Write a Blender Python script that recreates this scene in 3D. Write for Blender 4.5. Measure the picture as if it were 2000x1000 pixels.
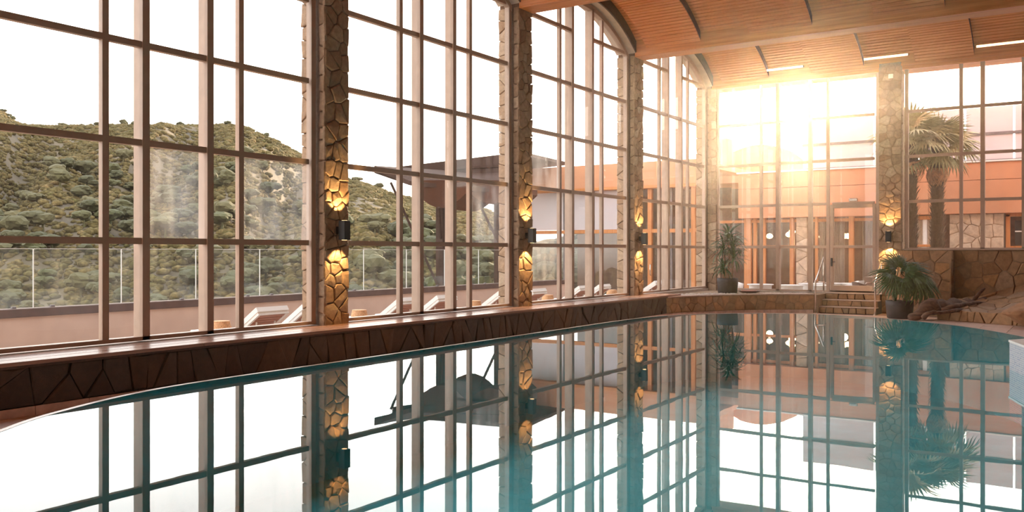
import bpy, bmesh, math, random
import numpy as np
from mathutils import Vector, Matrix, Quaternion, noise
from mathutils.geometry import tessellate_polygon

random.seed(7)
rng = np.random.default_rng(7)
R = math.radians
sc = bpy.context.scene
for o in list(bpy.data.objects):
    bpy.data.objects.remove(o)
col = sc.collection

# ------------------------------------------------------------------ camera
F_PX, YAW, Y0, HC = 1721.8, 0.5827, 491.04, 1.45
SN, CS = math.sin(YAW), math.cos(YAW)
cam_d = bpy.data.cameras.new('camera')
cam = bpy.data.objects.new('camera', cam_d)
col.objects.link(cam)
cam_d.sensor_width = 36.0
cam_d.lens = 36.0 * F_PX / 2000.0
cam_d.shift_y = -(500 - Y0) / 2000.0
cam_d.clip_start, cam_d.clip_end = 0.1, 3000
cam.location = (0, 0, HC)
cam.rotation_euler = (math.pi / 2, 0, YAW)
sc.camera = cam

# ------------------------------------------------------------------ world, sun, exposure
SUN = Vector((-0.293, 1.0045, 0.166)).normalized()
w = bpy.data.worlds.new('evening_sky')
sc.world = w
w.use_nodes = True
nt = w.node_tree
nt.nodes.clear()


def wn(t, **kw):
    n = nt.nodes.new(t)
    for k, v in kw.items():
        setattr(n, k, v)
    return n


def wmath(op, a, b=None):
    n = wn('ShaderNodeMath', operation=op)
    for i, v in enumerate((a, b)):
        if v is None:
            continue
        if isinstance(v, (int, float)):
            n.inputs[i].default_value = v
        else:
            nt.links.new(v, n.inputs[i])
    return n.outputs[0]


tc = wn('ShaderNodeTexCoord')
nrm = wn('ShaderNodeVectorMath', operation='NORMALIZE')
nt.links.new(tc.outputs['Generated'], nrm.inputs[0])
dt = wn('ShaderNodeVectorMath', operation='DOT_PRODUCT')
nt.links.new(nrm.outputs[0], dt.inputs[0])
dt.inputs[1].default_value = SUN
cosang = wmath('MAXIMUM', dt.outputs['Value'], 0.0)
sep = wn('ShaderNodeSeparateXYZ')
nt.links.new(nrm.outputs[0], sep.inputs[0])
ramp = wn('ShaderNodeValToRGB')
nt.links.new(wmath('ADD', wmath('MULTIPLY', sep.outputs['Z'], 0.5), 0.5), ramp.inputs[0])
cr = ramp.color_ramp
cr.elements[0].position, cr.elements[0].color = 0.0, (0.10, 0.075, 0.055, 1)
cr.elements[1].position, cr.elements[1].color = 1.0, (0.62, 0.70, 0.82, 1)
for p, c in ((0.485, (0.16, 0.12, 0.09, 1)), (0.5, (0.95, 0.90, 0.84, 1)), (0.60, (1.0, 0.97, 0.94, 1)), (0.75, (0.85, 0.87, 0.90, 1))):
    e = cr.elements.new(p)
    e.color = c
SKY = 4.3
HAZE = .0005
base = wn('ShaderNodeVectorMath', operation='SCALE')
nt.links.new(ramp.outputs[0], base.inputs[0])
base.inputs['Scale'].default_value = SKY
halo = None
tot = base.outputs[0]
for pw, amp, c in ((12, 1.6, (1.0, 0.72, 0.42)), (120, 6.0, (1.0, 0.80, 0.52)), (2500, 60.0, (1.0, 0.88, 0.66))):
    p = wmath('POWER', cosang, float(pw))
    sv = wn('ShaderNodeVectorMath', operation='SCALE')
    sv.inputs[0].default_value = [x * amp for x in c]
    nt.links.new(p, sv.inputs['Scale'])
    ad = wn('ShaderNodeVectorMath', operation='ADD')
    nt.links.new(tot, ad.inputs[0])
    nt.links.new(sv.outputs[0], ad.inputs[1])
    tot = ad.outputs[0]
bg = wn('ShaderNodeBackground')
nt.links.new(tot, bg.inputs[0])
bg.inputs[1].default_value = 1.0
wo = wn('ShaderNodeOutputWorld')
nt.links.new(bg.outputs[0], wo.inputs[0])

sun_d = bpy.data.lights.new('low_sun', 'SUN')
sun_d.energy = 13.0
sun_d.angle = R(1.2)
sun_d.color = (1.0, 0.74, 0.46)
sun_o = bpy.data.objects.new('low_sun', sun_d)
col.objects.link(sun_o)
sun_o.rotation_euler = SUN.to_track_quat('Z', 'Y').to_euler()
sun_o.location = (-20, 60, 30)

sc.view_settings.view_transform = 'Standard'
sc.view_settings.look = 'None'
sc.view_settings.exposure = 0.0
sc.view_settings.gamma = 1.0
sc.view_settings.use_curve_mapping = False
try:
    cy = sc.cycles
    cy.max_bounces = 10
    cy.diffuse_bounces = 5
    cy.glossy_bounces = 5
    cy.transmission_bounces = 6
    cy.transparent_max_bounces = 32
    cy.caustics_reflective = True
    cy.caustics_refractive = False
    cy.sample_clamp_indirect = 6.0
    cy.blur_glossy = 0.6
    cy.use_denoising = True
except Exception:
    pass


# ------------------------------------------------------------------ helpers
def ray(px, py):
    t = (px - 1000) / F_PX
    return Vector((-SN + t * CS, CS + t * SN, -(py - Y0) / F_PX))


def at(px, py, d):
    """point seen at pixel (px, py) at depth d"""
    return Vector((0, 0, HC)) + ray(px, py) * d


def atY(px, py, Y):
    r = ray(px, py)
    return Vector((0, 0, HC)) + r * (Y / r.y)


def atX(px, py, X):
    r = ray(px, py)
    return Vector((0, 0, HC)) + r * (X / r.x)


def atZ(px, py, Z):
    r = ray(px, py)
    return Vector((0, 0, HC)) + r * ((Z - HC) / r.z)


class MB:
    """collects shapes for one mesh"""

    def __init__(self):
        self.v, self.f = [], []

    def add(self, vs, fs):
        n = len(self.v)
        self.v.extend([tuple(p) for p in vs])
        self.f.extend([tuple(i + n for i in q) for q in fs])
        return self

    def box(self, x0, x1, y0, y1, z0, z1):
        v = [(x, y, z) for z in (z0, z1) for y in (y0, y1) for x in (x0, x1)]
        return self.add(v, [(0, 2, 3, 1), (4, 5, 7, 6), (0, 1, 5, 4), (2, 6, 7, 3), (0, 4, 6, 2), (1, 3, 7, 5)])

    def bbox(self, x0, x1, y0, y1, z0, z1, b=0.01):
        """box with chamfered edges"""
        b = min(b, (x1 - x0) * .45, (y1 - y0) * .45, (z1 - z0) * .45)
        bm = bmesh.new()
        bmesh.ops.create_cube(bm, size=1)
        for q in bm.verts:
            q.co = ((x0 + x1) / 2 + q.co.x * (x1 - x0), (y0 + y1) / 2 + q.co.y * (y1 - y0), (z0 + z1) / 2 + q.co.z * (z1 - z0))
        bmesh.ops.bevel(bm, geom=bm.edges[:], offset=b, segments=1, affect='EDGES')
        bm.verts.index_update()
        self.add([q.co for q in bm.verts], [[q.index for q in f.verts] for f in bm.faces])
        bm.free()
        return self

    def prism(self, poly, ext, mapf):
        """poly 2-D ccw, extruded from ext[0] to ext[1]; mapf(u, v, e) -> xyz"""
        n = len(poly)
        v = [mapf(p[0], p[1], ext[0]) for p in poly] + [mapf(p[0], p[1], ext[1]) for p in poly]
        f = [tuple(reversed(range(n))), tuple(range(n, 2 * n))]
        f += [(i, (i + 1) % n, n + (i + 1) % n, n + i) for i in range(n)]
        return self.add(v, f)

    def tube(self, pts, rad, n=8, cap=True):
        pts = [Vector(p) for p in pts]
        if isinstance(rad, (int, float)):
            rad = [rad] * len(pts)
        vs, fs = [], []
        up = None
        for i, p in enumerate(pts):
            a = pts[max(i - 1, 0)]
            b = pts[min(i + 1, len(pts) - 1)]
            t = (b - a).normalized()
            if up is None:
                up = Vector((0, 0, 1)) if abs(t.z) < .9 else Vector((1, 0, 0))
            sx = t.cross(up).normalized()
            sy = sx.cross(t).normalized()
            up = sy
            for k in range(n):
                an = 2 * math.pi * k / n
                vs.append(p + (sx * math.cos(an) + sy * math.sin(an)) * rad[i])
        for i in range(len(pts) - 1):
            for k in range(n):
                fs.append((i * n + k, i * n + (k + 1) % n, (i + 1) * n + (k + 1) % n, (i + 1) * n + k))
        if cap:
            fs.append(tuple(reversed(range(n))))
            fs.append(tuple(range((len(pts) - 1) * n, len(pts) * n)))
        return self.add(vs, fs)

    def lathe(self, prof, c=(0, 0, 0), n=24):
        """prof: list of (r, z)"""
        vs, fs = [], []
        for r_, z in prof:
            for k in range(n):
                an = 2 * math.pi * k / n
                vs.append((c[0] + r_ * math.cos(an), c[1] + r_ * math.sin(an), c[2] + z))
        for i in range(len(prof) - 1):
            for k in range(n):
                fs.append((i * n + k, i * n + (k + 1) % n, (i + 1) * n + (k + 1) % n, (i + 1) * n + k))
        fs.append(tuple(reversed(range(n))))
        fs.append(tuple(range((len(prof) - 1) * n, len(prof) * n)))
        return self.add(vs, fs)

    def mesh(self, name, smooth=False):
        me = bpy.data.meshes.new(name)
        me.from_pydata(self.v, [], self.f)
        me.validate()
        if smooth:
            me.polygons.foreach_set('use_smooth', [True] * len(me.polygons))
        me.update()
        return me

    def build(self, name, mat, parent=None, smooth=False, recalc=True):
        me = self.mesh(name, smooth)
        if recalc:
            bm = bmesh.new()
            bm.from_mesh(me)
            bmesh.ops.recalc_face_normals(bm, faces=bm.faces[:])
            bm.to_mesh(me)
            bm.free()
        return link(name, me, mat, parent)


def link(name, me, mat=None, parent=None):
    o = bpy.data.objects.new(name, me)
    col.objects.link(o)
    if mat is not None:
        if len(me.materials) == 0:
            me.materials.append(mat)
    if parent is not None:
        o.parent = parent
        o.matrix_parent_inverse = Matrix.Translation(-parent.location) if parent.parent is None and parent.rotation_euler.z == 0 else parent.matrix_world.inverted()
    return o


def empty(name, loc=(0, 0, 0), rz=0.0):
    o = bpy.data.objects.new(name, None)
    o.location = loc
    o.rotation_euler = (0, 0, rz)
    o.empty_display_size = .2
    col.objects.link(o)
    return o


def tag(o, label=None, cat=None, group=None, kind=None):
    if label:
        o['label'] = label
    if cat:
        o['category'] = cat
    if group:
        o['group'] = group
    if kind:
        o['kind'] = kind
    return o


def local(o, parent):
    """child whose mesh is already in the parent's own coordinates"""
    o.parent = parent
    o.matrix_parent_inverse = Matrix.Identity(4)
    return o


def part(mb, name, mat, parent, smooth=False):
    """part built in the parent's own coordinates"""
    o = mb.build(name, mat, None, smooth)
    return local(o, parent)


def copy_tree(o, parent=None):
    c = o.copy()
    col.objects.link(c)
    if parent is not None:
        c.parent = parent
    for ch in list(o.children):
        copy_tree(ch, c)
    return c


# ------------------------------------------------------------------ materials
def mat(name):
    m = bpy.data.materials.new(name)
    m.use_nodes = True
    t = m.node_tree
    b = t.nodes['Principled BSDF']
    return m, t, b


def N(t, kind, **kw):
    n = t.nodes.new(kind)
    for k, v in kw.items():
        setattr(n, k, v)
    return n


def simple(name, c, rough=.6, metal=0.0, noise_amt=.12, scale=6.0, bump=0.0, spec=.5):
    m, t, b = mat(name)
    b.inputs['Roughness'].default_value = rough
    b.inputs['Metallic'].default_value = metal
    b.inputs['Specular IOR Level'].default_value = spec
    co = N(t, 'ShaderNodeTexCoord')
    nz = N(t, 'ShaderNodeTexNoise')
    nz.inputs['Scale'].default_value = scale
    nz.inputs['Detail'].default_value = 4
    t.links.new(co.outputs['Object'], nz.inputs['Vector'])
    r = N(t, 'ShaderNodeValToRGB')
    t.links.new(nz.outputs['Fac'], r.inputs[0])
    lo = [max(0, x * (1 - noise_amt * 1.6)) for x in c] + [1]
    hi = [min(1, x * (1 + noise_amt * 1.6)) for x in c] + [1]
    r.color_ramp.elements[0].position = .3
    r.color_ramp.elements[1].position = .7
    r.color_ramp.elements[0].color, r.color_ramp.elements[1].color = lo, hi
    t.links.new(r.outputs[0], b.inputs['Base Color'])
    if bump:
        bp = N(t, 'ShaderNodeBump')
        bp.inputs['Strength'].default_value = bump
        bp.inputs['Distance'].default_value = .02
        t.links.new(nz.outputs['Fac'], bp.inputs['Height'])
        t.links.new(bp.outputs[0], b.inputs['Normal'])
    return m


def stone_mat(name, cols, rough=.75, scale=14, bump=.5, spec=.4):
    """colour differs from stone to stone (object random) with grain on each"""
    m, t, b = mat(name)
    b.inputs['Roughness'].default_value = rough
    b.inputs['Specular IOR Level'].default_value = spec
    oi = N(t, 'ShaderNodeObjectInfo')
    r = N(t, 'ShaderNodeValToRGB')
    els = r.color_ramp.elements
    els[0].position, els[0].color = 0, (*cols[0], 1)
    els[1].position, els[1].color = 1, (*cols[-1], 1)
    for i, c in enumerate(cols[1:-1]):
        e = els.new((i + 1) / (len(cols) - 1))
        e.color = (*c, 1)
    t.links.new(oi.outputs['Random'], r.inputs[0])
    co = N(t, 'ShaderNodeTexCoord')
    nz = N(t, 'ShaderNodeTexNoise')
    nz.inputs['Scale'].default_value = scale
    nz.inputs['Detail'].default_value = 6
    nz.inputs['Roughness'].default_value = .65
    t.links.new(co.outputs['Object'], nz.inputs['Vector'])
    mr = N(t, 'ShaderNodeMapRange')
    mr.inputs[1].default_value, mr.inputs[2].default_value = .25, .75
    mr.inputs[3].default_value, mr.inputs[4].default_value = .68, 1.28
    t.links.new(nz.outputs['Fac'], mr.inputs[0])
    mx = N(t, 'ShaderNodeVectorMath', operation='SCALE')
    t.links.new(r.outputs[0], mx.inputs[0])
    t.links.new(mr.outputs[0], mx.inputs['Scale'])
    t.links.new(mx.outputs[0], b.inputs['Base Color'])
    nz2 = N(t, 'ShaderNodeTexNoise')
    nz2.inputs['Scale'].default_value = scale * .55
    nz2.inputs['Detail'].default_value = 8
    nz2.inputs['Roughness'].default_value = .7
    t.links.new(co.outputs['Object'], nz2.inputs['Vector'])
    bp = N(t, 'ShaderNodeBump')
    bp.inputs['Strength'].default_value = bump
    bp.inputs['Distance'].default_value = .05
    t.links.new(nz2.outputs['Fac'], bp.inputs['Height'])
    t.links.new(bp.outputs[0], b.inputs['Normal'])
    return m


def wood_mat(name, c0, c1, axis='X', rough=.45, scale=3.0, spec=.5):
    m, t, b = mat(name)
    b.inputs['Specular IOR Level'].default_value = spec
    b.inputs['Roughness'].default_value = rough
    co = N(t, 'ShaderNodeTexCoord')
    mp = N(t, 'ShaderNodeMapping')
    sc_ = {'X': (.35, 9, 9), 'Y': (9, .35, 9), 'Z': (9, 9, .35)}[axis]
    mp.inputs['Scale'].default_value = [s * scale for s in sc_]
    t.links.new(co.outputs['Object'], mp.inputs['Vector'])
    nz = N(t, 'ShaderNodeTexNoise')
    nz.inputs['Scale'].default_value = 1.0
    nz.inputs['Detail'].default_value = 5
    t.links.new(mp.outputs[0], nz.inputs['Vector'])
    r = N(t, 'ShaderNodeValToRGB')
    r.color_ramp.elements[0].position = .3
    r.color_ramp.elements[1].position = .7
    r.color_ramp.elements[0].color = (*c0, 1)
    r.color_ramp.elements[1].color = (*c1, 1)
    t.links.new(nz.outputs['Fac'], r.inputs[0])
    t.links.new(r.outputs[0], b.inputs['Base Color'])
    return m


def schlick(t, f0, power=5.0):
    """Fresnel by angle only, the same from both sides of a thin pane"""
    g = N(t, 'ShaderNodeNewGeometry')
    d = N(t, 'ShaderNodeVectorMath', operation='DOT_PRODUCT')
    t.links.new(g.outputs['Normal'], d.inputs[0])
    t.links.new(g.outputs['Incoming'], d.inputs[1])
    ab = N(t, 'ShaderNodeMath', operation='ABSOLUTE')
    t.links.new(d.outputs['Value'], ab.inputs[0])
    om = N(t, 'ShaderNodeMath', operation='SUBTRACT')
    om.inputs[0].default_value = 1.0
    t.links.new(ab.outputs[0], om.inputs[1])
    pw = N(t, 'ShaderNodeMath', operation='POWER')
    t.links.new(om.outputs[0], pw.inputs[0])
    pw.inputs[1].default_value = power
    ma = N(t, 'ShaderNodeMath', operation='MULTIPLY_ADD')
    t.links.new(pw.outputs[0], ma.inputs[0])
    ma.inputs[1].default_value = 1 - f0
    ma.inputs[2].default_value = f0
    return ma.outputs[0]


def glass_mat(name, tint=(.97, .97, .96), dust=.03, dust_c=(.9, .85, .8), refl=.55, wav=.0):
    m, t, b = mat(name)
    t.nodes.remove(b)
    out = t.nodes['Material Output']
    tr = N(t, 'ShaderNodeBsdfTransparent')
    tr.inputs[0].default_value = (*tint, 1)
    gl = N(t, 'ShaderNodeBsdfGlossy')
    gl.inputs['Roughness'].default_value = .0
    co = N(t, 'ShaderNodeTexCoord')
    if wav:
        nz = N(t, 'ShaderNodeTexNoise')
        nz.inputs['Scale'].default_value = .9
        nz.inputs['Detail'].default_value = 1
        t.links.new(co.outputs['Object'], nz.inputs['Vector'])
        bp = N(t, 'ShaderNodeBump')
        bp.inputs['Strength'].default_value = wav
        bp.inputs['Distance'].default_value = .05
        t.links.new(nz.outputs['Fac'], bp.inputs['Height'])
        t.links.new(bp.outputs[0], gl.inputs['Normal'])
    mul = N(t, 'ShaderNodeMath', operation='MULTIPLY')
    mul.inputs[1].default_value = refl
    t.links.new(schlick(t, .04), mul.inputs[0])
    m1 = N(t, 'ShaderNodeMixShader')
    t.links.new(mul.outputs[0], m1.inputs[0])
    t.links.new(tr.outputs[0], m1.inputs[1])
    t.links.new(gl.outputs[0], m1.inputs[2])
    df = N(t, 'ShaderNodeBsdfTranslucent')
    df.inputs[0].default_value = (*dust_c, 1)
    mp = N(t, 'ShaderNodeMapping')
    mp.inputs['Scale'].default_value = (1.6, 1.6, .5)
    t.links.new(co.outputs['Object'], mp.inputs['Vector'])
    nd = N(t, 'ShaderNodeTexNoise')
    nd.inputs['Scale'].default_value = 2.2
    nd.inputs['Detail'].default_value = 5
    t.links.new(mp.outputs[0], nd.inputs['Vector'])
    mr = N(t, 'ShaderNodeMapRange')
    mr.inputs[1].default_value, mr.inputs[2].default_value = .35, .75
    mr.inputs[3].default_value, mr.inputs[4].default_value = dust * .3, dust * 1.9
    t.links.new(nd.outputs['Fac'], mr.inputs[0])
    m2 = N(t, 'ShaderNodeMixShader')
    t.links.new(mr.outputs[0], m2.inputs[0])
    t.links.new(m1.outputs[0], m2.inputs[1])
    t.links.new(df.outputs[0], m2.inputs[2])
    t.links.new(m2.outputs[0], out.inputs['Surface'])
    return m


def emit_mat(name, c, s):
    m, t, b = mat(name)
    b.inputs['Base Color'].default_value = (*c, 1)
    b.inputs['Emission Color'].default_value = (*c, 1)
    b.inputs['Emission Strength'].default_value = s
    return m


def scrub_mat():
    m, t, b = mat('hill_scrub')
    b.inputs['Roughness'].default_value = .95
    b.inputs['Specular IOR Level'].default_value = .1
    a = N(t, 'ShaderNodeAttribute', attribute_name='kind_tone')
    r = N(t, 'ShaderNodeValToRGB')
    e = r.color_ramp.elements
    e[0].position, e[0].color = 0, (.080, .061, .024, 1)
    e[1].position, e[1].color = 1, (.200, .135, .060, 1)
    for p, c in ((.35, (.118, .088, .034)), (.6, (.156, .110, .045)), (.8, (.098, .080, .028))):
        q = e.new(p)
        q.color = (*c, 1)
    t.links.new(a.outputs['Fac'], r.inputs[0])
    co = N(t, 'ShaderNodeTexCoord')
    nz = N(t, 'ShaderNodeTexNoise')
    nz.inputs['Scale'].default_value = 1.3
    nz.inputs['Detail'].default_value = 3
    t.links.new(co.outputs['Object'], nz.inputs['Vector'])
    mr = N(t, 'ShaderNodeMapRange')
    mr.inputs[1].default_value, mr.inputs[2].default_value = .3, .7
    mr.inputs[3].default_value, mr.inputs[4].default_value = .38, 1.25
    t.links.new(nz.outputs['Fac'], mr.inputs[0])
    sc2 = N(t, 'ShaderNodeVectorMath', operation='SCALE')
    t.links.new(r.outputs[0], sc2.inputs[0])
    t.links.new(mr.outputs[0], sc2.inputs['Scale'])
    t.links.new(sc2.outputs[0], b.inputs['Base Color'])
    return m


M = {}
M['frame'] = simple('painted_frame', (.47, .33, .245), .45, noise_amt=.04)
M['glass'] = glass_mat('window_glass', dust=.004, wav=.004)
M['glass_far'] = glass_mat('far_window_glass', dust=.012, wav=.008)
M['glass_wing'] = glass_mat('wing_glass', tint=(.8, .8, .82), dust=.05, refl=1.6)
M['glass_lodge'] = glass_mat('lodge_glass', tint=(.85, .84, .82), dust=.002, refl=.3)
M['glass_foggy'] = glass_mat('foggy_glass', dust=.06)
M['glass_rail'] = glass_mat('balustrade_glass', tint=(.95, .965, .955), dust=.014)
M['stone'] = stone_mat('rubble_stone', [(.28, .175, .105), (.38, .25, .155), (.43, .30, .195), (.34, .20, .11), (.46, .335, .23)])
M['mortar'] = simple('mortar', (.17, .10, .06), .9, bump=.4, scale=30)
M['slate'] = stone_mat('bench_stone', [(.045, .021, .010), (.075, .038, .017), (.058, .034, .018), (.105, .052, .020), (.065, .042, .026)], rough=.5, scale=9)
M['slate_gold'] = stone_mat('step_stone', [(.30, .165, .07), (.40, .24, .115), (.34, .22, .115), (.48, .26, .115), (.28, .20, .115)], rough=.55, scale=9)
M['wallstone'] = stone_mat('alcove_stone', [(.27, .135, .058), (.36, .195, .090), (.30, .18, .10), (.42, .215, .085), (.33, .21, .13)], rough=.7, scale=9)
M['slate_mortar'] = simple('dark_joint', (.028, .015, .008), .9, bump=.3, scale=30)
M['wall_mortar'] = simple('alcove_joint', (.30, .19, .11), .9, bump=.4, scale=30)
M['plaster'] = simple('cream_plaster', (.60, .50, .42), .85, noise_amt=.05)
M['darkwood'] = wood_mat('dark_trim_wood', (.055, .026, .014), (.10, .05, .026), 'X')
M['ceilwood'] = wood_mat('ceiling_boards', (.60, .185, .028), (.80, .295, .060), 'X', rough=.4)
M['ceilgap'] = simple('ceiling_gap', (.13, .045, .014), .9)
M['benchwood'] = wood_mat('bench_top_wood', (.27, .14, .10), (.46, .28, .21), 'Y', rough=.25)
M['tile_pink'] = stone_mat('deck_tile', [(.64, .44, .36), (.70, .50, .41), (.60, .41, .33)], rough=.35, scale=5, bump=.05)
M['grout'] = simple('grout', (.33, .20, .15), .9)
M['pool'] = simple('pool_lining', (.085, .52, .56), .5, noise_amt=.10, scale=2)
M['rim'] = simple('pool_rim', (.50, .36, .30), .3)
M['black'] = simple('black_metal', (.012, .010, .010), .45)
M['steel'] = simple('brushed_steel', (.72, .66, .60), .22, metal=1.0)
M['pot'] = simple('dark_pot', (.045, .032, .030), .6)
M['soil'] = simple('soil', (.05, .03, .02), .95, bump=.6, scale=40)
M['leaf'] = stone_mat('plant_leaf', [(.035, .075, .022), (.055, .11, .030), (.085, .13, .04)], rough=.4, bump=.0)
M['cane'] = simple('plant_cane', (.30, .18, .10), .8)
M['driftwood'] = wood_mat('driftwood', (.07, .032, .018), (.21, .105, .058), 'X', rough=.8, scale=2.0)
M['peach'] = simple('peach_render', (.60, .275, .145), .85, noise_amt=.05, scale=1.2)
M['peach_dark'] = simple('peach_joint', (.30, .12, .07), .9)
M['orangewood'] = wood_mat('orange_joinery', (.48, .17, .045), (.62, .25, .075), 'Z', rough=.45)
M['canopywood'] = wood_mat('canopy_timber', (.045, .024, .017), (.075, .042, .031), 'X', rough=.8, spec=.1)
M['canopyred'] = wood_mat('canopy_soffit', (.060, .023, .012), (.088, .034, .018), 'X', rough=.8, spec=.1)
M['room'] = simple('lounge_interior', (.22, .13, .08), .9)
M['curtain'] = simple('curtain_cloth', (.78, .70, .62), .9, noise_amt=.04)
M['hall_wall'] = simple('brown_hall_plaster', (.26, .17, .11), .9, noise_amt=.06)
M['white'] = simple('white_paint', (.80, .77, .74), .5, noise_amt=.03)
M['lilac'] = simple('painted_sky_glass', (.56, .50, .52), .25, noise_amt=.03, scale=1)  # glass whose sky reflection is put into the base colour
M['darkframe'] = simple('dark_bar', (.16, .13, .13), .5)
M['parapet'] = simple('parapet_render', (.56, .40, .32), .9, noise_amt=.05, scale=2)
M['parapet_cap'] = simple('parapet_cap', (.10, .055, .042), .7)
M['paving'] = simple('terrace_paving', (.42, .30, .23), .8, noise_amt=.08)
M['straw'] = simple('straw_shade', (.62, .33, .16), .8, noise_amt=.25, scale=60)
M['slat'] = wood_mat('lounger_slat', (.34, .13, .08), (.48, .22, .14), 'Y', rough=.6)
M['cushion'] = simple('white_cushion', (.82, .78, .74), .8, noise_amt=.03)
M['earth'] = simple('hill_earth', (.092, .064, .032), .95, noise_amt=.3, scale=.05)
M['pine'] = stone_mat('pine_crown', [(.048, .046, .018), (.068, .060, .024), (.095, .078, .032), (.060, .060, .021)], rough=.9, scale=3.5, bump=.8)
M['scrub'] = scrub_mat()
M['bush'] = simple('bright_bush', (.085, .088, .024), .8, noise_amt=.35, scale=4, bump=.5)
M['bark'] = simple('bark', (.12, .075, .045), .9, bump=.5, scale=12)
M['palm_bark'] = stone_mat('palm_trunk', [(.14, .085, .05), (.20, .125, .075)], rough=.9, scale=10)
M['palm_dead'] = simple('dead_frond', (.50, .27, .13), .9, noise_amt=.2)
M['palm_green'] = stone_mat('palm_frond', [(.34, .31, .15), (.44, .39, .20), (.52, .45, .26)], rough=.7, bump=0)
M['far_stone'] = stone_mat('lodge_stone', [(.50, .36, .25), (.58, .43, .31), (.62, .47, .35), (.54, .38, .25)], rough=.85, scale=6)
M['lodge_mortar'] = simple('lodge_joint', (.42, .29, .19), .9)
M['dark_glass'] = simple('lodge_pane', (.05, .038, .032), .06, spec=.8)
M['lamp_warm'] = emit_mat('warm_lamp', (1.0, .72, .40), 12.0)
M['strip_light'] = emit_mat('strip_diffuser', (1.0, .72, .42), 2.2)
M['lens'] = emit_mat('sconce_lens', (1.0, .70, .34), 2.5)
M['red'] = simple('red_sign', (.55, .06, .05), .5)
M['wicker'] = simple('dark_wicker', (.17, .09, .055), .8, noise_amt=.3, scale=50)
M['pebble'] = stone_mat('pebble', [(.55, .45, .38), (.70, .62, .55)], rough=.6)
M['rock'] = stone_mat('boulder', [(.36, .18, .085), (.42, .22, .11)], rough=.8, scale=5, bump=.8)

# water: clear, mirrors by Fresnel, teal pool seen through it
m, t, b = mat('pool_water')
t.nodes.remove(b)
out = t.nodes['Material Output']
tr = N(t, 'ShaderNodeBsdfTransparent')
tr.inputs[0].default_value = (.62, .90, .93, 1)
gl = N(t, 'ShaderNodeBsdfGlossy')
gl.inputs['Roughness'].default_value = 0.0
gl.inputs['Color'].default_value = (1, 1, 1, 1)
co = N(t, 'ShaderNodeTexCoord')
nz = N(t, 'ShaderNodeTexNoise')
nz.inputs['Scale'].default_value = 1.7
nz.inputs['Detail'].default_value = 2
t.links.new(co.outputs['Object'], nz.inputs['Vector'])
bp = N(t, 'ShaderNodeBump')
bp.inputs['Strength'].default_value = .003
bp.inputs['Distance'].default_value = .1
t.links.new(nz.outputs['Fac'], bp.inputs['Height'])
t.links.new(bp.outputs[0], gl.inputs['Normal'])
mxs = N(t, 'ShaderNodeMixShader')
t.links.new(schlick(t, .03), mxs.inputs[0])
t.links.new(tr.outputs[0], mxs.inputs[1])
t.links.new(gl.outputs[0], mxs.inputs[2])
t.links.new(mxs.outputs[0], out.inputs['Surface'])
M['water'] = m

# small mosaic tiles on the low pool wall (about 4 pixels each in the photograph)
m, t, b = mat('blue_mosaic')
co = N(t, 'ShaderNodeTexCoord')
br = N(t, 'ShaderNodeTexBrick')
br.inputs['Color1'].default_value = (.50, .56, .66, 1)
br.inputs['Color2'].default_value = (.20, .30, .52, 1)
br.inputs['Mortar'].default_value = (.75, .74, .74, 1)
br.inputs['Scale'].default_value = 1.0
br.inputs['Mortar Size'].default_value = .0035
br.inputs['Bias'].default_value = -.45
br.inputs['Brick Width'].default_value = .05
br.inputs['Row Height'].default_value = .025
br.offset = 0.0
t.links.new(co.outputs['UV'], br.inputs['Vector'])
t.links.new(br.outputs['Color'], b.inputs['Base Color'])
b.inputs['Roughness'].default_value = .25
M['mosaic'] = m


# ------------------------------------------------------------------ stone cladding
def clip_half(poly, px, py, nx, ny):
    """keep the side where (p - P).n <= 0"""
    outp = []
    n = len(poly)
    for i in range(n):
        a, b_ = poly[i], poly[(i + 1) % n]
        da = (a[0] - px) * nx + (a[1] - py) * ny
        db = (b_[0] - px) * nx + (b_[1] - py) * ny
        if da <= 0:
            outp.append(a)
        if (da < 0 < db) or (db < 0 < da):
            k = da / (da - db)
            outp.append((a[0] + (b_[0] - a[0]) * k, a[1] + (b_[1] - a[1]) * k))
    return outp


def cells(W, H, sx, sy, jit=.42, rnd=random):
    """irregular rubble cells covering [0,W]x[0,H]"""
    nx, ny = max(1, round(W / sx)), max(1, round(H / sy))
    seeds = []
    for j in range(ny):
        for i in range(nx):
            ox = .5 if j % 2 and nx > 1 else 0
            u = (i + .5 + ox * .9 - (.22 if nx > 1 else 0)) * W / nx + rnd.uniform(-jit, jit) * W / nx
            v = (j + .5) * H / ny + rnd.uniform(-jit, jit) * H / ny
            if rnd.random() < .10 and nx > 2:
                continue
            seeds.append((min(max(u, .01 * W), .99 * W), min(max(v, .005 * H), .995 * H)))
    res = []
    for k, s in enumerate(seeds):
        poly = [(0, 0), (W, 0), (W, H), (0, H)]
        nb = sorted((q for q in seeds if q is not s), key=lambda q: (q[0] - s[0]) ** 2 + (q[1] - s[1]) ** 2)[:16]
        for q in nb:
            dx, dy = q[0] - s[0], q[1] - s[1]
            poly = clip_half(poly, (q[0] + s[0]) / 2, (q[1] + s[1]) / 2, dx, dy)
            if len(poly) < 3:
                break
        if len(poly) >= 3:
            res.append(poly)
    return res


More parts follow.
